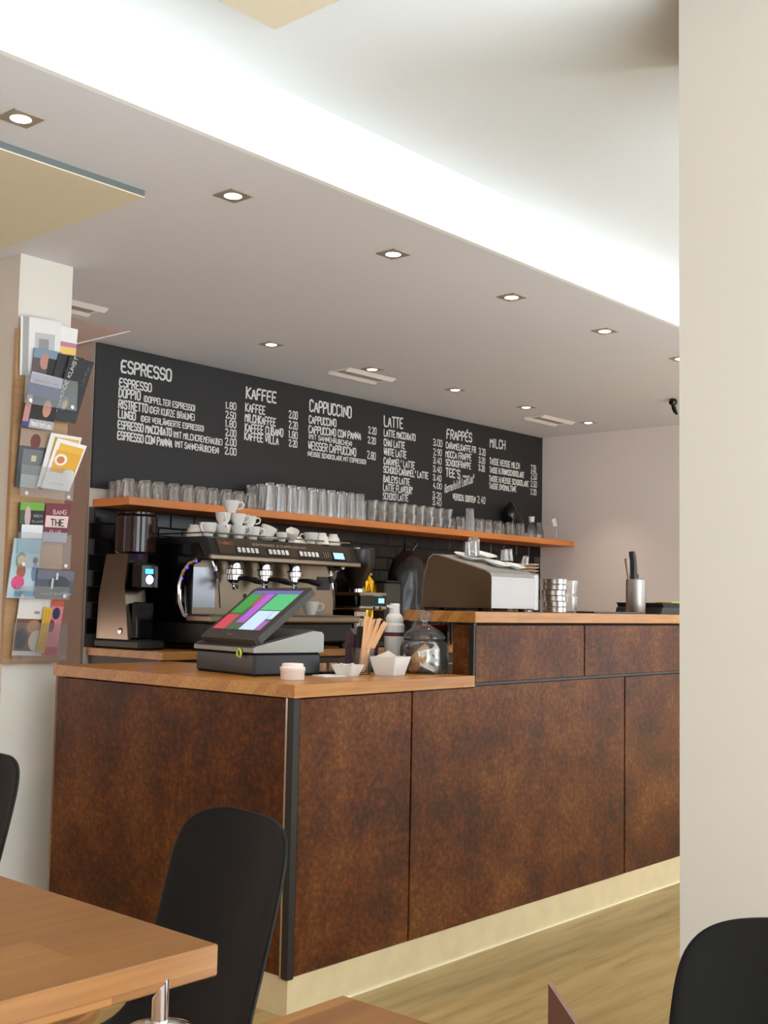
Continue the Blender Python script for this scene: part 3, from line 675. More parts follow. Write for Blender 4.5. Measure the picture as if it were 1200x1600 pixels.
# cup rail
E(MB().tube([(1.215,1.85,1.45),(2.185,1.85,1.45)],.004,6).tube([(1.215,2.34,1.45),(2.185,2.34,1.45)],.004,6).tube([(1.215,1.85,1.45),(1.215,2.34,1.45)],.004,6).tube([(2.185,1.85,1.45),(2.185,2.34,1.45)],.004,6)).build('cup_rail',M_steel,em,smooth=True)
for gx in (1.417,1.611,1.815):
    gh=E(MB().lathe([(.034,1.325),(.036,1.29),(.042,1.285),(.042,1.262),(.03,1.258)],(gx,1.885,0),20)).build('group_head',M_chrome,em,smooth=True)
    pf=E(MB().lathe([(.032,1.259),(.034,1.235),(.022,1.222),(.010,1.215)],(gx,1.885,0),18).tube([(gx,1.885,1.222),(gx-.012,1.875,1.205),(gx-.016,1.865,1.19)],.006,8).tube([(gx,1.885,1.222),(gx+.012,1.875,1.205),(gx+.014,1.87,1.192)],.006,8)).build('portafilter',M_chrome,em,smooth=True)
    E(MB().tube([(gx+.005,1.855,1.243),(gx+.02,1.80,1.24),(gx+.03,1.76,1.232),(gx+.036,1.725,1.224)],[.009,.013,.016,.012],10)).build('portafilter_handle',M_blk,pf,smooth=True)
for sx in (1.262,2.03):
    w_=E(MB().tube([(sx,1.86,1.325),(sx,1.84,1.29),(sx+.005,1.83,1.24),(sx+.02,1.83,1.16),(sx+.03,1.835,1.10)],[.012,.010,.007,.006,.005],8)).build('steam_wand',M_chrome,em,smooth=True)
    E(MB().tube([(sx+.001,1.838,1.27),(sx+.006,1.83,1.235)],.013,10)).build('rubber_grip',M_blk,w_,smooth=True)
q=MB()
E(MB().box(1.55,1.60,1.942,1.953,1.04+.11,1.17)).build('brand_plate',M_dsteel,em)
for (y,z) in ((1.90,1.315),(1.965,1.285),(2.002,1.235)):
    E(MB().lathe([(.001,-.003),(.006,-.002),(.006,0)],(1.198,y,z),10,rot=(0,R(90),0))).build('indicator_light',M_led,em)
# cups on machine
def cup_proto():
    o=empty('espresso_cup')
    n=20; pr=[(.018,0),(.020,.003),(.019,.006),(.029,.022),(.034,.052),(.0325,.052),(.027,.022),(.012,.008),(.001,.008)]
    MB().lathe(pr,(0,0,0),n).build('cup_body',M_china,o,smooth=True,auto=50)
    MB().tube([(.031,0,.043),(.045,0,.046),(.052,0,.036),(.048,0,.022),(.029,0,.016)],.0038,8).build('handle',M_china,o,smooth=True)
    return o
cp=cup_proto(); first_cup=True
TZ=1.433
cups=[ # x,y,z,rx,ry,rz,scale,label
 (1.26,1.90,0,0,0,200,1.25,'large white cup at the left end of the cup pile'),
 (1.30,2.05,0,180,0,30,1.2,'white cup upside down at the back left of the cup pile'),
 (1.35,1.90,0,0,0,250,1.2,'white cup second from the left at the front of the cup pile'),
 (1.44,1.89,0,0,0,300,1.2,'white cup in the bottom layer under the top cup of the pile'),
 (1.44,1.99,0,0,0,40,1.2,'white cup behind the bottom layer of the cup pile'),
 (1.53,1.89,0,0,0,330,1.2,'white cup with its handle to the right at the pile front'),
 (1.54,2.0,0,0,0,20,1.2,'white cup at the back right of the cup pile'),
 (1.385,1.94,.063,0,0,240,1.15,'white cup on the second layer, left side of the pile'),
 (1.47,1.93,.063,0,0,310,1.15,'white cup on the second layer, middle of the pile'),
 (1.555,1.94,.063,0,0,330,1.05,'white cup on the second layer, right side of the pile'),
 (1.43,1.935,.125,0,0,320,1.15,'topmost white cup crowning the pile'),
 (1.65,1.93,0,0,22,-20,1.25,'tilted white cup right of the cup pile'),
 (1.72,1.88,0,0,0,330,.9,'small white cup between the tilted cup and the upturned cup'),
 (1.775,1.87,0,0,-35,60,1.0,'white cup lying tilted towards the front edge of the machine'),
 (1.925,1.88,0,0,0,130,1.1,'white cup beside the white bowl on the machine'),
 (2.005,1.88,0,180,0,30,1.15,'white cup upside down near the lit screen, left of two'),
 (2.098,1.89,0,180,0,60,1.15,'white cup upside down near the lit screen, right of two'),
]
for i,(x,y,z,rx,ry,rz,s,lb) in enumerate(cups):
    o=cp if i==0 else copy_tree(cp)
    o.rotation_euler=(R(rx),R(ry),R(rz)); o.scale=(s,)*3
    zz=TZ+z+(.052*s if rx==180 else 0)+(.022*s*math.sin(R(abs(ry))) if ry else 0)+.0005
    o.location=(x,y,zz); tag(o,lb,'cup','white cups on the coffee machine')
def saucer(name,x,y,z,r,label,group=None,m_=M_china,tilt=(0,0,0),cat='saucer'):
    o=MB().lathe([(r*.5,0),(r*.55,.002),(r,.012),(r,.014),(r*.55,.006),(.001,.005)],(0,0,0),24).build(name,m_,None,smooth=True,auto=60)
    o.location=(x,y,z); o.rotation_euler=tilt; return tag(o,label,cat,group)
saucer('saucer',1.62,1.885,TZ,.055,'white saucer lying in front of the tilted cup')
saucer('saucer',1.70,2.06,TZ,.06,'white saucer at the back of the machine top')
o=MB().lathe([(.02,0),(.022,.003),(.05,.03),(.055,.034),(.053,.034),(.02,.006),(.001,.006)],(0,0,0),24).build('bowl',M_china,None,smooth=True,auto=60); o.location=(1.875,1.93,TZ+.0345); o.rotation_euler=(PI,0,0); tag(o,'white bowl upside down in the middle of the machine top','bowl')
o=MB().lathe([(.02,0),(.022,.003),(.04,.02),(.044,.024),(.042,.024),(.02,.006),(.001,.006)],(0,0,0),24).build('bowl',M_china,None,smooth=True,auto=60); o.location=(2.155,1.96,TZ+.0245); o.rotation_euler=(PI,0,0); tag(o,'small white bowl upside down at the right end of the machine top','bowl')
# white cup and whisk glass on the tray (right of the till screen)
o=copy_tree(cp); o.location=(1.93,1.875,1.0715); o.scale=(1.3,)*3; o.rotation_euler=(0,0,R(-60)); tag(o,'white cup standing on the drip tray behind the till screen','cup')
# ------------------------------------------------------------------ grinders
g1=empty('coffee_grinder','tall steel coffee grinder with smoked hopper and blue lit display','coffee grinder',(1.06,2.2,.9))
g=g1
MB().box(-.075,.075,-.17,.19,0,.045,0,.01).build('base',M_blk,g)
MB().prism([(-.07,.045),(.18,.045),(.17,.25),(.12,.445),(-.05,.445),(-.03,.3),(-.055,.15)],0,-.066,.05).build('body',M_grind,g)
MB().lathe([(.001,-.003),(.014,-.002),(.014,0)],(-.068,-.01,.085),14,rot=(0,R(90),0)).build('round_badge',M_chrome,g)
MB().box(-.05,.062,-.125,-.056,.28,.40,0,.01).build('front_housing',M_blkg,g)
MB().slab([(-.022,-.1265,.352),(.022,-.1265,.352),(.022,-.1255,.374),(-.022,-.1255,.374)],(0,-1,.1),.003).build('display',M_disp,g)
MB().lathe([(.001,-.004),(.020,-.003),(.022,0)],(0.005,-.1255,.325),16,rot=(R(90),0,0)).build('light_bar',mat('violet_glow',(190,190,255),.3,emit=(185,180,255),es=2),g)
MB().box(-.04,.05,-.11,-.056,.05,.22,0,.006).build('portafilter_bay',M_blkg,g)
MB().lathe([(.06,.445),(.088,.448),(.098,.455),(.1,.62),(.085,.632),(.001,.635)],(0.01,0,0),28).build('hopper',M_hop,g,smooth=True)
MB().lathe([(.092,.632),(.092,.642),(.001,.645)],(0.01,0,0),28).build('hopper_lid',M_blkg,g,smooth=True)
g=g2=empty('coffee_grinder','black coffee grinder with conical bean hopper right of the espresso machine','coffee grinder',(2.42,2.03,.9))
MB().box(-.10,.09,-.16,.18,0,.03,0,.008).build('base',M_blk,g)
MB().box(-.05,.05,-.06,.14,.03,.20,0,.01).build('column',M_steel,g)
MB().box(-.12,.10,-.16,.16,.20,.225,0,.01).box(-.12,.10,-.16,.16,.275,.295,0,.01).build('steel_plate',M_steel,g)
MB().box(-.112,.092,-.152,.152,.225,.275).build('body',M_blkg,g)
MB().box(.03,.075,-.156,-.1525,.238,.265).build('display',M_lcd,g)
for i,x in enumerate((-.01,.04)): MB().lathe([(.009,-.006),(.009,0)],(x,-.16,.212),10,rot=(R(90),0,0)).build('knob',M_blk,g)
MB().lathe([(.042,.295),(.042,.315),(.036,.32)],(.02,0,0),20).build('collar',M_chrome,g,smooth=True)
MB().lathe([(.034,.318),(.05,.36),(.09,.43),(.098,.46),(.098,.53),(.09,.54),(.001,.545)],(.02,0,0),26).build('hopper',M_hop2,g,smooth=True)
MB().tube([(-.02,-.16,.15),(.02,-.19,.15),(.06,-.16,.15)],.005,6).tube([(.0,-.06,.16),(.0,-.16,.15)],.008,6).build('portafilter_fork',M_chrome,g,smooth=True)
# ------------------------------------------------------------------ stuff on back counter right of grinder
o=empty('coffee_bag','crumpled gold foil coffee bag behind the conical hopper grinder','bag',(2.66,2.16,.9))
q=MB(); n=14
prof=[(.055,0),(.062,.08),(.058,.2),(.066,.30),(.050,.36),(.012,.40)]
vs=[];fs=[]
for j,(r,z) in enumerate(prof):
    for i in range(n):
        a=2*PI*i/n; k_=1+.22*math.sin(a*5+j*1.3)+.1*math.sin(a*3-j); vs.append((r*k_*math.cos(a),r*.6*k_*math.sin(a),z+.01*math.sin(a*4+j) if j else 0))
for j in range(len(prof)-1):
    for i in range(n): fs.append((j*n+i,j*n+(i+1)%n,(j+1)*n+(i+1)%n,(j+1)*n+i))
fs.append(tuple(range(n))[::-1]); fs.append(tuple(range((len(prof)-1)*n,len(prof)*n))); q.add(vs,fs).build('foil_bag',M_gold,o)
MB().box(-.045,.045,-.006,.006,.398,.412).build('fold_clip',M_kraft,o)
o=empty('knock_box','dark grey upright metal bin right of the gold coffee bag','bin',(2.83,2.2,.9))
MB().box(-.07,.07,-.10,.10,0,.36,0,.008).build('bin_body',M_dgrey,o)
MB().box(-.072,.072,-.105,.105,.361,.372,0,.004).build('bin_lid',M_blk,o)
o=empty('waste_bag','black glossy waste bag bulging on the back counter under the tiles','bag',(3.07,2.2,.9))
vs=[];fs=[];n=20; prof=[(.10,0),(.13,.08),(.14,.2),(.12,.32),(.135,.42),(.10,.50),(.03,.56)]
for j,(r,z) in enumerate(prof):
    for i in range(n):
        a=2*PI*i/n; k_=1+.10*math.sin(a*5+j*1.3)+.06*math.sin(a*9-j*2); vs.append((r*k_*math.cos(a),r*.8*k_*math.sin(a),z))
for j in range(len(prof)-1):
    for i in range(n): fs.append((j*n+i,j*n+(i+1)%n,(j+1)*n+(i+1)%n,(j+1)*n+i))
fs.append(tuple(range(n))[::-1]); fs.append(tuple(range((len(prof)-1)*n,len(prof)*n)))
MB().add(vs,fs).build('bag_body',mat('bin_liner',(26,22,24),.2),o,smooth=True,auto=60)
MB().tube([(-.03,0,.555),(-.05,-.02,.60),(0,-.03,.625),(.06,-.02,.60),(.03,0,.555)],.006,8).build('bag_knot',M_blkg,o,smooth=True)
# steel bowls between bag and oven
for i,(z,lb) in enumerate(((0,'lower steel mixing bowl behind the stainless box'),(.07,'upper steel mixing bowl nested behind the stainless box'))):
    pass
stand=empty('wire_stand','low dark stand carrying steel bowls left of the stainless box','stand',(3.38,2.12,.9))
MB().box(-.09,.09,-.09,.09,.19,.20).box(-.085,-.075,-.085,-.075,0,.19).box(.075,.085,-.085,-.075,0,.19).box(-.085,-.075,.075,.085,0,.19).box(.075,.085,.075,.085,0,.19).build('stand_frame',M_blk,stand)
for i,lb in enumerate(('lower of two nested steel bowls left of the stainless box','upper of two nested steel bowls left of the stainless box')):
    q=MB().lathe([(.05,0),(.052,.002),(.088,.055),(.094,.06),(.092,.061),(.05,.006),(.001,.005)],(0,0,0),24).build('steel_bowl',M_steel,None,smooth=True,auto=60); q.location=(3.38,2.12,1.1005+.022*i); tag(q,lb,'bowl','nested steel bowls')
# ------------------------------------------------------------------ cash register
rg=empty('cash_register','dark grey touch-screen till on a black cash drawer','cash register',(.305,.49,.9),rz=R(-11))
# local: x width .26, y depth .38
MB().box(-.125,.125,-.185,.185,0,.072,0,.008).build('cash_drawer',M_navy,rg)
MB().prism([(-.185,.072),(-.135,.072),(-.135,.072)],0,-.1,.1) if False else None
MB().prism([(-.130,.0725),(.130,.0725),(.130,.128),(.122,.137),(.09,.14),(-.122,.092),(-.130,.086)],1,-.19,.19).build('housing',M_grey,rg)
MB().prism([(-.132,.089),(-.122,.0935),(.092,.1415),(.105,.141),(.105,.143),(.09,.1435),(-.122,.0965),(-.134,.091)],1,-.178,.178).build('top_cover',M_dgrey,rg)
MB().lathe([(.011,-.006),(.011,0)],(-.126,-.115,.072),14,rot=(0,R(90),0)).build('key_lock',M_blk,rg)
MB().tube([(-.137,-.115+.012*math.cos(t_/6*2*PI*.8),.068+.014*math.sin(t_/6*2*PI*.8)) for t_ in range(-1,6)],.0035,6).build('key_coil',M_green,rg,smooth=True)
# screen: plane facing -x and up
def scr(u,v,d=0):
    # u along -y.. (0..1 from right/near to left/far), v 0 bottom..1 top
    b0=Vector((-.135,-.205,.112)); du=Vector((0,.350,0)); dv=Vector((.21,0,.165)); nn=dv.cross(du).normalized()
    if nn.x>0: nn=-nn
    return b0+du*u+dv*v+nn*d
sc=MB()
qd=[scr(.03,0),scr(.97,0),scr(1,.04),scr(1,.96),scr(.97,1),scr(.03,1),scr(0,.96),scr(0,.04)]
nn=(scr(0,0,1)-scr(0,0,0))
sc.slab([p-nn*.022 for p in qd],nn,.022).build('monitor_body',M_dgrey,rg)
def spatch(u0,u1,v0,v1,m_,d=.0006,name='screen_field',th=.0008,parent=None):
    return MB().slab([scr(u0,v0,d),scr(u1,v0,d),scr(u1,v1,d),scr(u0,v1,d)],nn,th).build(name,m_,parent or rg)
def em_(nm,c,s=.62): return mat(nm,c,.3,emit=c,es=s)
scn=spatch(.09,.93,.17,.93,em_('screen_dark',(70,90,70),.4),name='screen')
C_=dict(gr=em_('scr_green',(70,160,105)),gr2=em_('scr_green_dark',(50,130,60)),pu=em_('scr_purple',(150,80,180)),rd_=em_('scr_red',(170,60,75)),bl=em_('scr_bar',(90,85,160)),pb=em_('scr_pale',(165,190,215)),vi=em_('scr_violet',(140,85,160)))
# u runs to the left in the picture
for (u0,u1,v0,v1,cc) in [(.09,.93,.87,.93,'bl'),(.09,.46,.55,.86,'gr'),(.72,.93,.48,.86,'gr2'),(.50,.64,.30,.86,'pu'),(.66,.70,.62,.86,'rd_'),(.72,.93,.17,.45,'rd_'),(.20,.46,.17,.53,'pb'),(.10,.19,.38,.53,'pb'),(.10,.19,.17,.34,'vi')]:
    MB().slab([scr(u0,v0,.0016),scr(u1,v0,.0016),scr(u1,v1,.0016),scr(u0,v1,.0016)],nn,.0004).build('screen_field',C_[cc],scn)
spatch(.44,.58,.05,.09,M_steel,name='maker_plate')
MB().tube([tuple(scr(.5,.55,-.018)),(.03,0,.165),(.03,0,.12)],.022,10).build('monitor_neck',M_dgrey,rg,smooth=True)
pl_=bpy.data.lights.new('passage_fill','POINT'); pl_.energy=9; pl_.shadow_soft_size=.1; pl_.color=(1,.88,.76)
po=bpy.data.objects.new('passage_fill',pl_); po.location=(-.3,3.2,2.5); col.objects.link(po)  # added point light without a fixture, brightens the dark passage notch
# ------------------------------------------------------------------ small things on lower worktop
WZ=.9003
o=empty('candle_jar','round white frosted jar at the worktop corner in front of the till','jar',(.155,.17,WZ))
MB().lathe([(.034,0),(.036,.003),(.036,.024),(.038,.026),(.038,.036),(.032,.04),(.032,.046),(.029,.048),(.026,.044),(.001,.043)],(0,0,0),26).build('jar_body',mat('frosted_white',(240,226,216),.4),o,smooth=True,auto=50)
o=MB().box(-.05,.05,-.032,.032,0,.0025).box(-.048,.048,-.03,.03,.0025,.004).build('card_stack',M_paper,None); o.location=(.375,.225,WZ); o.rotation_euler=(0,0,R(-8)); tag(o,'flat pile of white cards in front of the wooden cubes','cards')
o=MB().box(-.045,.055,-.03,.03,0,.006).box(-.04,.05,-.028,.028,.006,.010).build('payment_tray',M_blk,None); o.location=(.435,.295,WZ); o.rotation_euler=(0,0,R(-8)); tag(o,'thin black coin tray under the wooden cubes','tray')
for x,y,lb in ((.412,.30,'small pale wooden cube on the coin tray, left of two'),(.456,.29,'small pale wooden cube on the coin tray, right of two')):
    o=MB().box(-.012,.012,-.012,.012,0,.026,0,.0015).build('wooden_cube',M_cube,None); o.location=(x,y,WZ+.0102); o.rotation_euler=(0,0,R(20)); tag(o,lb,'wooden cube','wooden cubes on the counter')
def sqbowl(name,label,x,y,s0,s1,h,rz):
    o=empty(name,label,'bowl',(x,y,WZ),rz=R(rz))
    t=.004; vs=[];fs=[]
    rings=[(s0,0),(s1,h),(s1-t,h),(s0-t,t)]
    for s_,z in rings:
        c_=s_*.86
        for (px,py) in ((-s_,-c_),(-c_,-s_),(c_,-s_),(s_,-c_),(s_,c_),(c_,s_),(-c_,s_),(-s_,c_)): vs.append((px/1,py/1,z))
    for j in range(3):
        for i in range(8): fs.append((j*8+i,j*8+(i+1)%8,(j+1)*8+(i+1)%8,(j+1)*8+i))
    fs.append(tuple(range(8))[::-1]); fs.append(tuple(range(24,32)))
    MB().add(vs,fs).build('bowl_body',M_china,o); return o
sqbowl('square_bowl','small square white bowl of sugar sachets left of the stirrers',.432,.235-.03,.026,.042,.036,12)
for i,(dx,dy,rz,ry,m_) in enumerate(((-.022,.008,10,18,M_paper),(.012,.01,-30,-14,mat('blue_white_sachet',(206,212,228),.6)),(.0,-.012,50,10,M_paper))):
    o=MB().box(-.018,.018,-.0015,.0015,-.012,.012).build('sugar_sachet',m_,None); o.location=(.432+dx,.205+dy,WZ+.030); o.rotation_euler=(R(60),R(ry),R(rz)); tag(o,['white sugar sachet poking from the small square bowl at its left','pale blue sugar sachet in the middle of the small square bowl','white sugar sachet at the front of the small square bowl'][i],'sachet','sachets in the small square bowl')
sqbowl('square_bowl','larger square white bowl of folded papers between stirrers and glass jar',.595,.17,.038,.054,.060,14)
o=MB().slab([(-.04,0,0),(.03,0,0),(.035,0,.03),(.01,0,.045),(-.03,0,.03)],(0,1,0),.006).build('folded_paper',mat('cream_paper',(220,206,188),.7),None); o.location=(.585,.175,WZ+.034); o.rotation_euler=(R(-10),0,R(-25)); tag(o,'folded cream paper standing in the larger square bowl','paper')
# stirrer glass
o=empty('stirrer_glass','clear glass cup holding wooden stirrers','glass cup',(.535,.235,WZ))
tumbler('x',.085,.026,.040,M_jar).build('cup_body',M_jar,o,smooth=True)
stp=MB().slab([(-.0045,0,0),(.0045,0,0),(.0045,0,.182),(.002,0,.188),(-.002,0,.188),(-.0045,0,.182)],(0,1,0),.0016)
sf=None
for i in range(14):
    if sf is None: s=sf=stp.build('wooden_stirrer',M_stick,None)
    else: s=sf.copy(); col.objects.link(s)
    fx=i/13-.5; fy=((i*5)%14)/13-.5
    s.location=(.529+fx*.014,.235+fy*.016,WZ+.0095)
    s.rotation_euler=(R(-4+fy*6),R(15+fx*22+random.uniform(-2,2)),R(random.uniform(-45,-30)))
    s.scale=(.9,1,.92+.07*random.random())
    tag(s,'flat wooden coffee stirrer leaning right in the bundle in the glass cup','stirrer','wooden stirrers in the glass cup')
# cookie jar
o=empty('glass_jar','large lidded glass jar of wrapped biscuits beside the raised bar top','jar',(.783,.18,WZ))
MB().lathe([(.068,0),(.078,.006),(.083,.03),(.083,.085),(.076,.105),(.062,.112),(.060,.112),(.074,.103),(.080,.085),(.080,.03),(.074,.010),(.001,.008)],(0,0,0),32).build('jar_body',M_jar,o,smooth=True,auto=60)
MB().lathe([(.060,.1125),(.070,.115),(.072,.122),(.060,.138),(.034,.155),(.012,.165),(.010,.172),(.020,.182),(.023,.196),(.018,.208),(.006,.212),(.001,.212)],(0,0,0),28).build('jar_lid',M_jar,o,smooth=True,auto=60)
cols=[M_foil,M_foil,M_foil,M_kraft,M_kraft]
pk=0
random.seed(11)
for lay in range(3):
    for i in range(6):
        a=2*PI*i/6+lay*.5; r=.041
        x,y=.783+r*math.cos(a),.18+r*math.sin(a)
        side=(x-.783)*.75-(y-.18)*.66
        m_=M_foil if side>0 else M_kraft
        if lay==2 and side<-.02: continue
        vs=[];
        o=MB().box(-.024,.024,-.005,.005,-.011,.011,0,.003).add([(-.024,-.001,-.011),(-.032,.001,-.013),(-.032,-.001,.013),(-.024,.001,.011)],[(0,1,2,3)]).add([(.024,-.001,-.011),(.032,.001,-.013),(.032,-.001,.013),(.024,.001,.011)],[(0,1,2,3)]).build('wrapped_biscuit',m_,None)
        o.location=(x,y,WZ+.022+lay*.024); o.rotation_euler=(R(random.uniform(-50,50)),R(random.uniform(-40,40)),a+R(90)+random.uniform(-.3,.3)); o.scale=(1.08,1.08,1.08)
        tag(o,('silver wrapped biscuit in the right half of the glass jar' if m_ is M_foil else 'brown wrapped biscuit in the left half of the glass jar'),'biscuit','silver biscuits in the jar' if m_ is M_foil else 'brown biscuits in the jar')
# things behind the jar, standing on a low shelf behind the worktop
random.seed(5)
sb=empty('under_shelf','low dark shelf behind the worktop carrying bottles and tins','shelf',(.80,.42,.862))
MB().box(-.27,1.2,-.066,.12,-.02,0).box(-.27,-.25,-.066,.12,-.861,-.02).box(1.18,1.2,-.066,.12,-.861,-.02).build('shelf_board',M_blkm,sb)
SBZ=.8625
o=empty('syrup_bottle','white ribbed plastic bottle with a burgundy band behind the glass jar','bottle',(.88,.40,SBZ))
MB().lathe([(.034,0),(.036,.004),(.036,.155)],(0,0,0),20).lathe([(.036,.1685),(.036,.195),(.031,.202),(.033,.215),(.028,.228),(.020,.236)],(0,0,0),20).build('bottle_body',M_china,o,smooth=True)
MB().lathe([(.0365,.155),(.0365,.1685)],(0,0,0),20).build('colour_band',M_purple,o)
MB().lathe([(.019,.236),(.019,.268),(.016,.271),(.001,.271)],(0,0,0),16).tube([(-.015,0,.255),(-.04,.0,.262)],[.006,.004],8).build('pump_cap',M_china,o,smooth=True)
o=empty('canister','black cylindrical canister behind the larger square bowl','canister',(.725,.40,SBZ))
MB().lathe([(.028,0),(.03,.004),(.03,.185),(.027,.19),(.001,.19)],(0,0,0),20).build('canister_body',M_blk,o,smooth=True)
o=empty('tin','small steel-lidded jar behind the stirrer bundle','jar',(.815,.46,SBZ))
MB().lathe([(.03,0),(.032,.004),(.032,.185)],(0,0,0),20).build('tin_body',mat('patterned_tin',(70,50,62),.4,var=.8,vs=45),o,smooth=True)
MB().lathe([(.034,.1855),(.034,.207),(.03,.21),(.001,.21)],(0,0,0),20).build('tin_lid',M_steel,o,smooth=True)
o=empty('drink_carton','narrow pink and blue carton behind the stirrer bundle','carton',(.745,.475,SBZ))
MB().box(-.018,.018,-.02,.02,0,.16).prism([(-.02,.16),(.02,.16),(.003,.18),(-.003,.18)],0,-.018,.018).build('carton_body',mat('carton_print',(84,58,76),.5,var=.9,vs=35),o)
o=empty('carton','light brown box of supplies behind the white bottle','box',(.99,.42,SBZ))
MB().box(-.05,.05,-.035,.035,0,.13,0,.002).build('box_body',mat('taupe_card',(120,104,90),.7),o)
o=empty('carton','box with a bright red lid glimpsed under the raised bar top','box',(1.12,.42,SBZ))
MB().box(-.05,.05,-.035,.035,0,.175,0,.002).build('box_body',mat('grey_card',(96,90,84),.7),o)
MB().box(-.052,.052,-.037,.037,.1755,.195,0,.002).build('box_lid',M_red,o)
# ------------------------------------------------------------------ stainless warming box
UZ=1.1115
wbx=empty('stainless_box','brushed stainless steel plate warmer with sloping top on the raised bar','plate warmer',(1.14,.21,UZ))
def W_(q): return q.xf((-1.14,-.21,-UZ))
prof=[(.060,UZ+.012),(.060,UZ+.122),(.068,UZ+.136),(.084,UZ+.146),(.30,UZ+.204),(.325,UZ+.205),(.345,UZ+.192),(.365,UZ+.13),(.375,UZ+.012)]
W_(MB().prism(prof,0,1.0,1.265)).build('casing',M_brush,wbx)
W_(MB().prism([(p[0]*.995+.001,p[1]-.0) if 0 else (.21+(p[0]-.21)*.985,p[1]-(.004 if p[1]>UZ+.05 else 0)) for p in prof],0,.9985,1.0)).build('shaded_side',mat('shaded_side_steel',(98,84,66),.35,1),wbx)  # casing side in darker steel, its dim reflections put into the colour
W_(MB().lathe([(.022,0),(.022,.128)],(1.29,.086,UZ+.008),20).box(1.265,1.29,.066,.30,UZ+.012,UZ+.13)).build('round_end',M_brush,wbx,smooth=True)
for x in (1.02,1.22):
    for y in (.085,.27): W_(MB().lathe([(.012,UZ),(.014,UZ+.012)],(x,y,0),12)).build('foot',M_blk,wbx)
def topz(y): return UZ+.146+(y-.084)/(.216)*.058
sl=math.atan2(.058,.216)
for i,(x,y,r,k_) in enumerate(((1.10,.245,.052,0),(1.17,.23,.055,0),(1.16,.155,.05,0),(1.235,.13,.040,0))):
    o=saucer('saucer',x,y,topz(y)+.0012+(.0145 if i==1 else 0),r,['white saucer at the back left on the sloping steel top','white saucer resting on the pile at the back right of the steel top','white saucer in the middle of the sloping steel top','small white saucer at the front right of the steel top'][i],'white saucers on the plate warmer'); o.rotation_euler=(sl,0,0)
for i,(x,y,rx,ry,s,h) in enumerate(((1.075,.225,0,0,.32,'t'),(1.10,.215,0,0,.36,'t'),(1.115,.235,-15,32,.8,'s'),(1.235,.175,0,0,.45,'s'),(1.262,.175,0,0,.5,'s'),(1.27,.11,0,20,.4,'s'))):
    src=me_cache['tall' if h=='t' else 'short']; o=src.copy(); col.objects.link(o); o.scale=(s,)*3; o.location=(x,y,topz(y)+.018); o.rotation_euler=(R(rx),R(ry),0)
    tag(o,['tiny fluted glass on the saucers, leftmost on the steel box','tiny fluted glass on the saucers, second from the left on the steel box','tumbler lying tilted on top of the steel box','tiny shot glass at the right of the steel top, left of three','tiny shot glass at the right of the steel top, middle of three','tiny shot glass tipped over at the right end of the steel top'][i],'glass','small glasses on the plate warmer')
# plates and steel rings right of it
for i in range(9):
    z=UZ+i*.0125
    o=saucer('plate',1.475,.27,z+.0005+.071,.072,'cream saucer in the stack behind the steel pots, %s from the bottom'%ordn[i],'stack of cream saucers',mat('cream_china',(206,176,142),.35) if i==0 else crm,cat='plate')
    if i==0: crm=o.data.materials[0]
MB().lathe([(.05,0),(.05,.07)],(1.475,.27,UZ),20).build('pot_stand',M_steel,None,label='low round steel riser under the cream saucers',cat='riser')
for i in range(6):
    h=.021; r=.046
    o=MB().lathe([(r*.94,0),(r,.002),(r,h-.004),(r*1.04,h-.003),(r*1.04,h-.001),(r*.95,h-.001),(r*.93,.003),(.001,.003)],(0,0,0),24).build('steel_dish',M_steel,None,smooth=True)
    o.location=(1.485-(.006 if 1<i<4 else 0)*i*.5,.115,UZ+.0003+i*.0213); tag(o,'round steel dish in the tall stack right of the steel box, %s from the bottom'%ordn[i],'dish','stacked steel dishes')
for i in range(2):
    o=me_cache['mid'].copy(); col.objects.link(o); o.location=(1.60,.12,UZ+.0003+i*.0625); tag(o,'clear glass in the pair beside the steel dishes, %s one'%('lower','upper')[i],'glass','pair of glasses beside the steel dishes'); o.scale=(.85,.85,1)
# knife holder etc.
o=empty('knife_holder','brushed steel cylinder holding kitchen knives on the bar','knife holder',(2.11,.12,UZ))
MB().lathe([(.039,0),(.041,.003),(.041,.143),(.038,.145),(.036,.143),(.036,.01),(.001,.01)],(0,0,0),28).build('cylinder',M_brush,o,smooth=True)
k1=empty('kitchen_knife','knife with black plastic handle standing in the steel cylinder','knife',(2.105,.12,UZ+.012))
MB().prism([(-.006,0),(.014,.03),(.014,.135),(-.012,.135)],1,-.001,.001).build('blade',M_steel,k1)
MB().prism([(-.016,.135),(.022,.135),(.024,.150),(.012,.156),(.010,.20),(.006,.228),(-.004,.252),(-.018,.250),(-.018,.235),(-.012,.21),(-.014,.16)],1,-.010,.010).build('handle',M_blk,k1)
k1.rotation_euler=(0,R(-4),0)
k2=empty('kitchen_knife','slim knife with steel handle leaning left in the steel cylinder','knife',(2.108,.135,UZ+.012))
MB().prism([(-.004,0),(.004,0),(.005,.12),(-.005,.12)],1,-.001,.001).build('blade',M_steel,k2)
MB().tube([(0,0,.12),(0,0,.225)],[.006,.008],10).build('handle',M_steel,k2,smooth=True)
k2.rotation_euler=(0,R(-13),0)
o=empty('black_tray_pad','thin black hob plate lying on the bar left of the knife cylinder','plate',(1.86,.14,UZ)); 
MB().box(-.20,.20,-.09,.14,0,.007,0,.002).build('glass_plate',M_blkg,o)
o=empty('serving_tray','black stacked serving trays on the bar at the right pillar','tray',(2.42,.14,UZ))
MB().prism([(-.24,0),(.3,0),(.3,.028),(-.225,.028)],1,-.10,.12).build('lower_tray',M_blk,o)
MB().prism([(-.215,.0285),(.3,.0285),(.3,.048),(-.235,.048),(-.225,.044)],1,-.10,.12).build('upper_tray',M_blkm,o)
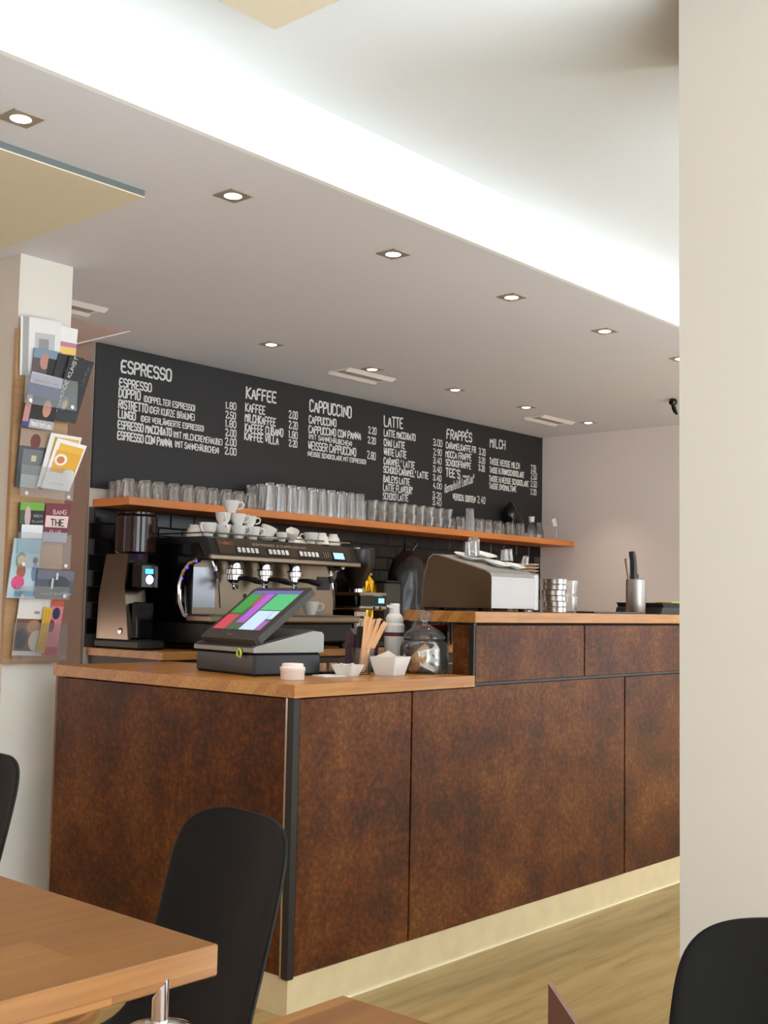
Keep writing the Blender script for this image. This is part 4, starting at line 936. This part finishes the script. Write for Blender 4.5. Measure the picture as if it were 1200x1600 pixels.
o=MB().box(-.05,.10,-.03,.05,0,.008,0,.002).build('sponge_cloth',mat('yellow_cloth',(214,200,90),.8),None); o.location=(2.42,.12,UZ+.0485); tag(o,'folded yellow cloth on the black trays','cloth')
# ------------------------------------------------------------------ brochure rack
BRO = {'white_a': [[-0.0705, 2.1426], [0.0965, 2.1523], [0.0957, 1.9426], [-0.0649, 1.926], 1.385],
  'white_b': [[0.0556, 2.1398], [0.1713, 2.1382], [0.1649, 2.0369], [0.0501, 2.031], 1.388],
  'man': [[-0.0185, 2.0331], [0.0964, 2.0348], [0.0769, 1.9333], [-0.024, 1.9335], 1.372],
  'black_b': [[0.0805, 2.029], [0.1911, 2.0291], [0.1253, 1.7776], [0.0226, 1.7876], 1.368],
  'black_a': [[0.1246, 2.0262], [0.2285, 2.0199], [0.1585, 1.7765], [0.055, 1.7818], 1.36],
  'meditation': [[-0.038, 1.9403], [0.0924, 1.9333], [0.0561, 1.7363], [-0.0716, 1.7362], 1.35],
  'holder2': [[-0.044, 1.7805], [0.1391, 1.7888], [0.136, 1.7384], [-0.0743, 1.7212], 1.34],
  'photo3': [[-0.0563, 1.7358], [0.0667, 1.7398], [0.0401, 1.5208], [-0.0686, 1.5226], 1.375],
  'yellow_b': [[0.0588, 1.7306], [0.19, 1.7277], [0.1332, 1.5283], [0.0105, 1.5291], 1.362],
  'yellow_a': [[0.0812, 1.7138], [0.2083, 1.698], [0.1392, 1.5213], [0.0214, 1.525], 1.354],
  'holder3': [[-0.0673, 1.5896], [0.0177, 1.5914], [0.1238, 1.4912], [-0.0847, 1.4832], 1.345],
  'green4': [[-0.0456, 1.4696], [0.053, 1.4728], [0.0488, 1.3421], [-0.0468, 1.339], 1.375],
  'red4': [[0.0564, 1.4729], [0.1642, 1.4767], [0.1464, 1.3333], [0.0474, 1.3327], 1.372],
  'beach5': [[-0.0697, 1.3374], [0.0408, 1.339], [0.0199, 1.1267], [-0.0917, 1.1269], 1.362],
  'dark5': [[0.0241, 1.2321], [0.1764, 1.2283], [0.1701, 1.1318], [0.0108, 1.1334], 1.352],
  'family6': [[-0.0311, 1.1279], [0.1179, 1.1236], [0.0826, 0.9199], [-0.0513, 0.9247], 1.375],
  'pink6': [[0.0973, 1.1256], [0.1485, 1.1218], [0.1231, 0.9218], [0.0649, 0.9229], 1.368],
  'yellow6': [[0.0618, 1.0975], [0.0937, 1.0933], [0.0674, 0.93], [0.0359, 0.9351], 1.36],
  'board': [[-0.064, 1.9174], [0.1327, 1.925], [0.1496, 0.8924], [-0.0634, 0.8952], 1.39]}
rk=empty('brochure_rack','wooden brochure board with clear pockets fixed to the left pillar','brochure rack',(.04,1.42,.89))
def Rk(q): return q.xf((-.04,-1.42,-.89))
Rk(MB().box(-.074,.150,1.398,1.4195,.893,2.10)).build('backboard',M_board,rk)
for (za,zb) in ((1.82,1.93),(1.487,1.60),(1.235,1.36),(1.125,1.17),(.905,1.04)):
    p=Rk(MB().box(-.070,.148,1.338,1.341,za,zb)).build('acrylic_pocket',M_acr,rk)
    for x in (-.045,.128):
        Rk(MB().lathe([(.001,-.006),(.006,-.004),(.007,0)],(x,1.338,za+.012),12,rot=(R(90),0,0)).tube([(x,1.341,za+.012),(x,1.398,za+.012)],.002,6)).build('screw',M_chrome,p,smooth=True)
def cm(c): 
    k_='print_%d_%d_%d'%c
    return bpy.data.materials.get(k_) or mat(k_,c,.45)
def brochure(key,label,base,patches,th=.004,txt=(),curve=0):
    q=BRO[key]; Y=q[4]; P=[Vector((a,Y,b_)) for a,b_ in q[:4]] # TL TR BR BL
    def at(u,v,d=0): # v from top
        p=(P[0]*(1-u)+P[1]*u)*(1-v)+(P[3]*(1-u)+P[2]*u)*v; p.y-=d; return p
    bc_=at(.5,1); o=empty('brochure',label,'brochure',bc_,group='brochures in the wall rack')
    off=-bc_
    MB().slab([at(0,0),at(1,0),at(1,1),at(0,1)],(0,1,0),th).xf(off).build('paper_sheet',cm(base),o)
    if patches:
        mb=MB(); ms=[]
        for i,pp in enumerate(patches):
            c_=cm(pp[4]); 
            if c_ not in ms: ms.append(c_)
            mi=ms.index(c_); d=.0003+.0001*i
            if len(pp)>5: # ellipse
                u0,v0,u1,v1=pp[:4]; mb.add([at((u0+u1)/2+(u1-u0)/2*math.cos(t_*PI/6),(v0+v1)/2+(v1-v0)/2*math.sin(t_*PI/6),d) for t_ in range(12)],[tuple(range(12))],mi)
            else:
                u0,v0,u1,v1=pp[:4]; mb.add([at(u0,v0,d),at(u1,v0,d),at(u1,v1,d),at(u0,v1,d)],[(0,1,2,3)],mi)
        mb.xf(off).build('cover_print',ms,o)
    for (s,u0,v0,u1,v1,hh,c_) in txt:
        mb=MB(); a=at(u0,v0,.0022); b_=at(u1,v1,.0022); d=b_-a; up=Vector((0,0,1)); up=(up-d.normalized()*up.dot(d.normalized()))
        lettering(s,a,d,up,d.length,hh,hh*.16,mb,(0,-1,0)); mb.xf(off).build('cover_lettering',cm(c_),o)
E_='e'
brochure('white_a','white magazine with grey photo in the top left of the rack',(236,234,232),[(.05,.0,.2,1,(170,168,166)),(.35,.25,.85,.75,(196,196,196)),(.45,.35,.7,.6,(150,150,152))])
brochure('white_b','white leaflet with a pink and yellow band at the top right of the rack',(242,240,238),[(.1,.55,1,.72,(205,130,165)),(.1,.72,1,1,(240,205,110))],txt=[('E.',.05,.3,.3,.32,.012,(120,120,120))])
brochure('man','grey leaflet with a portrait tucked behind the black brochures',(128,150,170),[(.0,.35,1,1,(96,86,84)),(.25,.15,.62,.75,(190,140,124),E_),(.55,.3,.95,1,(40,36,36))])
brochure('black_b','black brochure fanned behind its twin in the rack',(38,40,42),[],txt=[('AKTIONEN',.35,.98,.55,.05,.012,(225,225,225))])
brochure('black_a','black brochure with white letters fanned out to the right',(44,46,48),[(.15,.62,.5,.85,(60,110,150),E_),(.25,.68,.45,.82,(230,170,60),E_)],txt=[('BILDENDE KUNST',.10,.9,.32,.0,.014,(230,230,230)),('info',.82,.45,.9,.1,.010,(120,125,130))])
brochure('meditation','blue magazine titled Meditation with a dark portrait photo',(60,66,128),[(0,0,1,.2,(205,200,216)),(.18,.42,1,.85,(34,20,20)),(.0,.42,.18,.9,(190,140,130)),(.55,.45,.82,.78,(196,142,112),E_),(.22,.84,1,1,(176,176,178))],txt=[('Meditation',.28,.955,.92,.97,.016,(240,240,240)),('seele geist leben',.12,.15,.9,.15,.006,(170,120,130))])
brochure('photo3','dark brochure with a pale figure photo in the third pocket',(74,78,82),[(0,0,1,.3,(166,140,120)),(.35,.08,.7,.34,(110,50,44),E_),(.15,.35,.85,.8,(112,116,120)),(.45,.45,.62,.55,(206,186,150)),(.15,.78,.85,1,(168,178,180))])
brochure('yellow_b','white and yellow leaflet tucked behind its twin in the third pocket',(236,232,228),[(.15,.06,.95,.5,(226,176,90))])
brochure('yellow_a','white and yellow leaflet with a round emblem leaning to the right',(240,238,234),[(.14,.08,.94,.22,(236,186,60)),(.10,.22,.95,.66,(230,168,44)),(.12,.28,.55,.52,(240,236,226),E_),(.2,.33,.46,.48,(206,120,60),E_),(.55,.56,.95,.72,(240,236,226),E_)],txt=[('cafe',.2,.9,.7,.9,.006,(190,170,150))])
brochure('green4','green and black flyer with a dancer in the fourth pocket',(34,32,34),[(0,0,1,.22,(116,170,60)),(.0,.22,.25,.6,(60,90,40)),(.2,.1,.45,.7,(206,170,180),E_),(.1,.62,1,1,(232,232,234))],txt=[('GEN',.55,.4,.95,.4,.008,(200,200,200)),('KLANG',.5,.55,.98,.55,.007,(180,180,180))])
brochure('red4','dark red flyer reading BANG THE in the fourth pocket',(120,40,56),[(.05,.32,.95,.62,(232,206,196)),(.0,.75,1,1,(170,176,190))],txt=[('BANG',.3,.28,.85,.28,.016,(220,190,190)),('THE',.25,.58,.82,.58,.024,(40,30,34)),('GLUE',.25,.80,.75,.80,.014,(215,180,180))])
brochure('beach5','light blue leaflet with people on a beach leaning left',(188,212,224),[(.1,.0,1,.25,(150,194,214)),(.15,.22,.5,.5,(120,160,110),E_),(.2,.28,.5,.44,(226,204,150),E_),(.22,.42,.55,.68,(176,100,80),E_),(.08,.62,.55,.86,(222,80,130),E_),(.75,.3,.95,.42,(50,50,70),E_),(.75,.4,1,.72,(120,140,170),E_),(.25,.88,.95,.97,(90,170,210))])
brochure('dark5','dark grey landscape card over the beach leaflet',(88,94,106),[(0,.0,1,.35,(112,114,130)),(.3,.2,.9,.8,(70,76,82),E_),(.4,.3,.45,.7,(220,220,220)),(.5,.1,.56,.35,(215,215,220))],txt=[('WALD GARTEN',.15,.92,.95,.92,.008,(225,225,230))])
brochure('family6','brochure with a family photo in the bottom pocket',(232,226,222),[(0,.36,1,.92,(120,84,66)),(.3,.38,.7,.62,(196,140,96),E_),(0,.52,.35,.9,(40,34,44),E_),(.4,.55,.85,.92,(226,214,200),E_),(.75,.4,1,.7,(90,60,50),E_),(.45,.22,.6,.27,(150,150,150))])
brochure('yellow6','narrow yellow bookmark card across the bottom pocket',(226,180,50),[(.2,.05,.75,.95,(196,140,40)),(.3,.05,.65,.95,(222,176,50))])
brochure('pink6','pink leaflet with dark blue shapes at the bottom right',(214,130,140),[(0,.0,1,.12,(206,96,70)),(.2,.14,.8,.36,(40,44,80),E_),(.05,.36,.5,.6,(120,40,70),E_),(.0,.85,1,1,(200,70,80))])
# ------------------------------------------------------------------ tables
def table(name,label,x0,x1,y0,y1):
    cx,cy=(x0+x1)/2,(y0+y1)/2; w_,d_=(x1-x0)/2,(y1-y0)/2
    o=empty(name,label,'table',(cx,cy,0))
    MB().box(-w_,w_,-d_,d_,.716,.75,0,.002).build('tabletop',M_table,o)
    MB().lathe([(.04,.02),(.036,.04),(.036,.70),(.12,.715)],(0,0,0),20).build('pedestal',M_blk,o,smooth=True)
    MB().lathe([(.24,0),(.24,.012),(.05,.025)],(0,0,0),32).build('base_plate',M_blk,o,smooth=True)
table('cafe_table','wooden cafe table with thick edge by the black chair at the left',-2.45,-1.416,-1.341,-.79)
table('cafe_table','wooden cafe table nearest the camera carrying the sugar pourer',-2.45,-1.441,-2.25,-1.552)
# stool
o=empty('wooden_stool','low round wooden stool seat glimpsed under the left table edge','stool',(-1.206,-.54,0))
MB().lathe([(.165,.425),(.172,.43),(.172,.445),(.168,.45),(.001,.45)],(0,0,0),40).build('seat',M_table,o,smooth=True)
for i in range(4):
    a=PI/4+i*PI/2; MB().tube([(.10*math.cos(a),.10*math.sin(a),.425),(.15*math.cos(a),.15*math.sin(a),0)],.012,8).build('leg',M_blk,o,smooth=True)
# ------------------------------------------------------------------ chairs
def chair_proto():
    o=empty('cafe_chair')
    prof=[(-.42,.432,.36),(-.405,.448,.40),(-.30,.442,.42),(-.18,.436,.42),(-.08,.442,.40),(-.03,.475,.36),(-.008,.53,.335),(.012,.60,.325),(.030,.67,.33),(.044,.73,.33),(.051,.762,.312),(.055,.782,.275),(.057,.794,.215),(.058,.800,.13)]
    nv=14; vs=[];fs=[]
    for i,(x,z,wd) in enumerate(prof):
        for j in range(nv+1):
            t=j/nv*2-1; y=t*wd/2
            cx_=-y*y*1.5 if i>5 else -y*y*1.5*max(0,(i-3)/3)
            cz_=(t*t)*.02*(1-i/6) if i<6 else 0
            vs.append((x+cx_,y,z+cz_))
    for i in range(len(prof)-1):
        for j in range(nv): a=i*(nv+1)+j; fs.append((a,a+1,a+nv+2,a+nv+1))
    s=MB().add(vs,fs).build('seat_shell',mat('black_shell',(9,9,8),.55,spec=.25),o,smooth=True)
    md=s.modifiers.new('thick','SOLIDIFY'); md.thickness=.009; md.offset=0
    sb_=s.modifiers.new('sub','SUBSURF'); sb_.levels=1; sb_.render_levels=2
    for sx,ex in ((-.34,-.40),(-.09,-.02)):
        for sy in (-1,1):
            MB().tube([(sx,sy*.12,.425),(ex,sy*.19,.2),(ex-.01 if ex<-.2 else ex+.02,sy*.215,0)],.010,8).build('leg',M_steel,o,smooth=True)
    MB().tube([(-.34,-.12,.422),(-.34,.12,.422)],.009,8).tube([(-.09,-.12,.422),(-.09,.12,.422)],.009,8).build('underframe',M_steel,o,smooth=True)
    return o
ch=chair_proto()
for i,(x,y,rz,lb) in enumerate(((-1.089,-.966,-11,'black plastic shell chair at the left table in front of the counter'),(-1.10,-1.88,-4,'black plastic shell chair at the bottom right in front of the pale pillar'),(-1.012,-.078,2,'black plastic shell chair at the far left edge near the pillar'))):
    o=ch if i==0 else copy_tree(ch); o.location=(x,y,0); o.rotation_euler=(0,0,R(rz)); tag(o,lb,'chair','black shell chairs')
# sugar pourer
TZ2=.7505
o=empty('sugar_pourer','glass sugar pourer with a chrome spout on the nearest table','sugar pourer',(-1.812,-1.742,TZ2))
MB().lathe([(.030,0),(.033,.004),(.033,.077),(.031,.092),(.026,.097)],(0,0,0),28).build('glass_body',M_jar,o,smooth=True)
MB().lathe([(.029,0.004),(.029,.05),(.001,.055)],(0,0,0),24).build('sugar',mat('white_sugar',(236,232,224),.9),o,smooth=True)
MB().lathe([(.027,.0925),(.028,.100),(.022,.107),(.008,.112)],(0,0,0),28).build('chrome_lid',M_chrome,o,smooth=True)
sp_=MB(); n=16; vs=[]; 
for k_,zz in enumerate((.110,.132)):
    for i in range(n):
        a=2*PI*i/n; vs.append((.0052*math.cos(a),.0052*math.sin(a),zz+(.0065*math.cos(a-R(-50)) if k_ else 0)))
for k_,zz in enumerate((.132,.112)):
    for i in range(n):
        a=2*PI*i/n; vs.append((.0042*math.cos(a),.0042*math.sin(a),zz+(.0065*math.cos(a-R(-50)) if k_==0 else 0)))
fs=[]
for j in range(3):
    for i in range(n): fs.append((j*n+i,j*n+(i+1)%n,(j+1)*n+(i+1)%n,(j+1)*n+i))
sp_.add(vs,fs).build('spout',M_chrome,o,smooth=True)
# brown holder at the bottom
o=empty('menu_holder','brown leather napkin holder with a curved pointed side at the bottom edge','napkin holder',(-1.60,-1.893,TZ2+.0))
pts=[(-.0,.118)]
side=[(0,0),(0,.122),(-.012,.110),(-.022,.100),(-.034,.0925),(-.046,.088),(-.06,.084),(-.085,.080),(-.11,.078),(-.13,.0785),(-.13,0)]
MB().prism([(a,b_) for a,b_ in side],0,-.004,0).prism([(a,b_*.62) for a,b_ in side],0,-.064,-.060).box(-.064,0,-.13,0,0,.004).build('leather_sides',M_brownl,o)
for i in range(6):
    n_=MB().box(-.056+i*.007,-.0505+i*.007,-.122,-.002,.0045,.076-.002*(i%2),0,.001).build('paper_napkin',M_paper,None); n_.location=(-1.60,-1.896,TZ2); tag(n_,'white paper napkin upright in the brown holder','napkin','napkins in the brown holder')
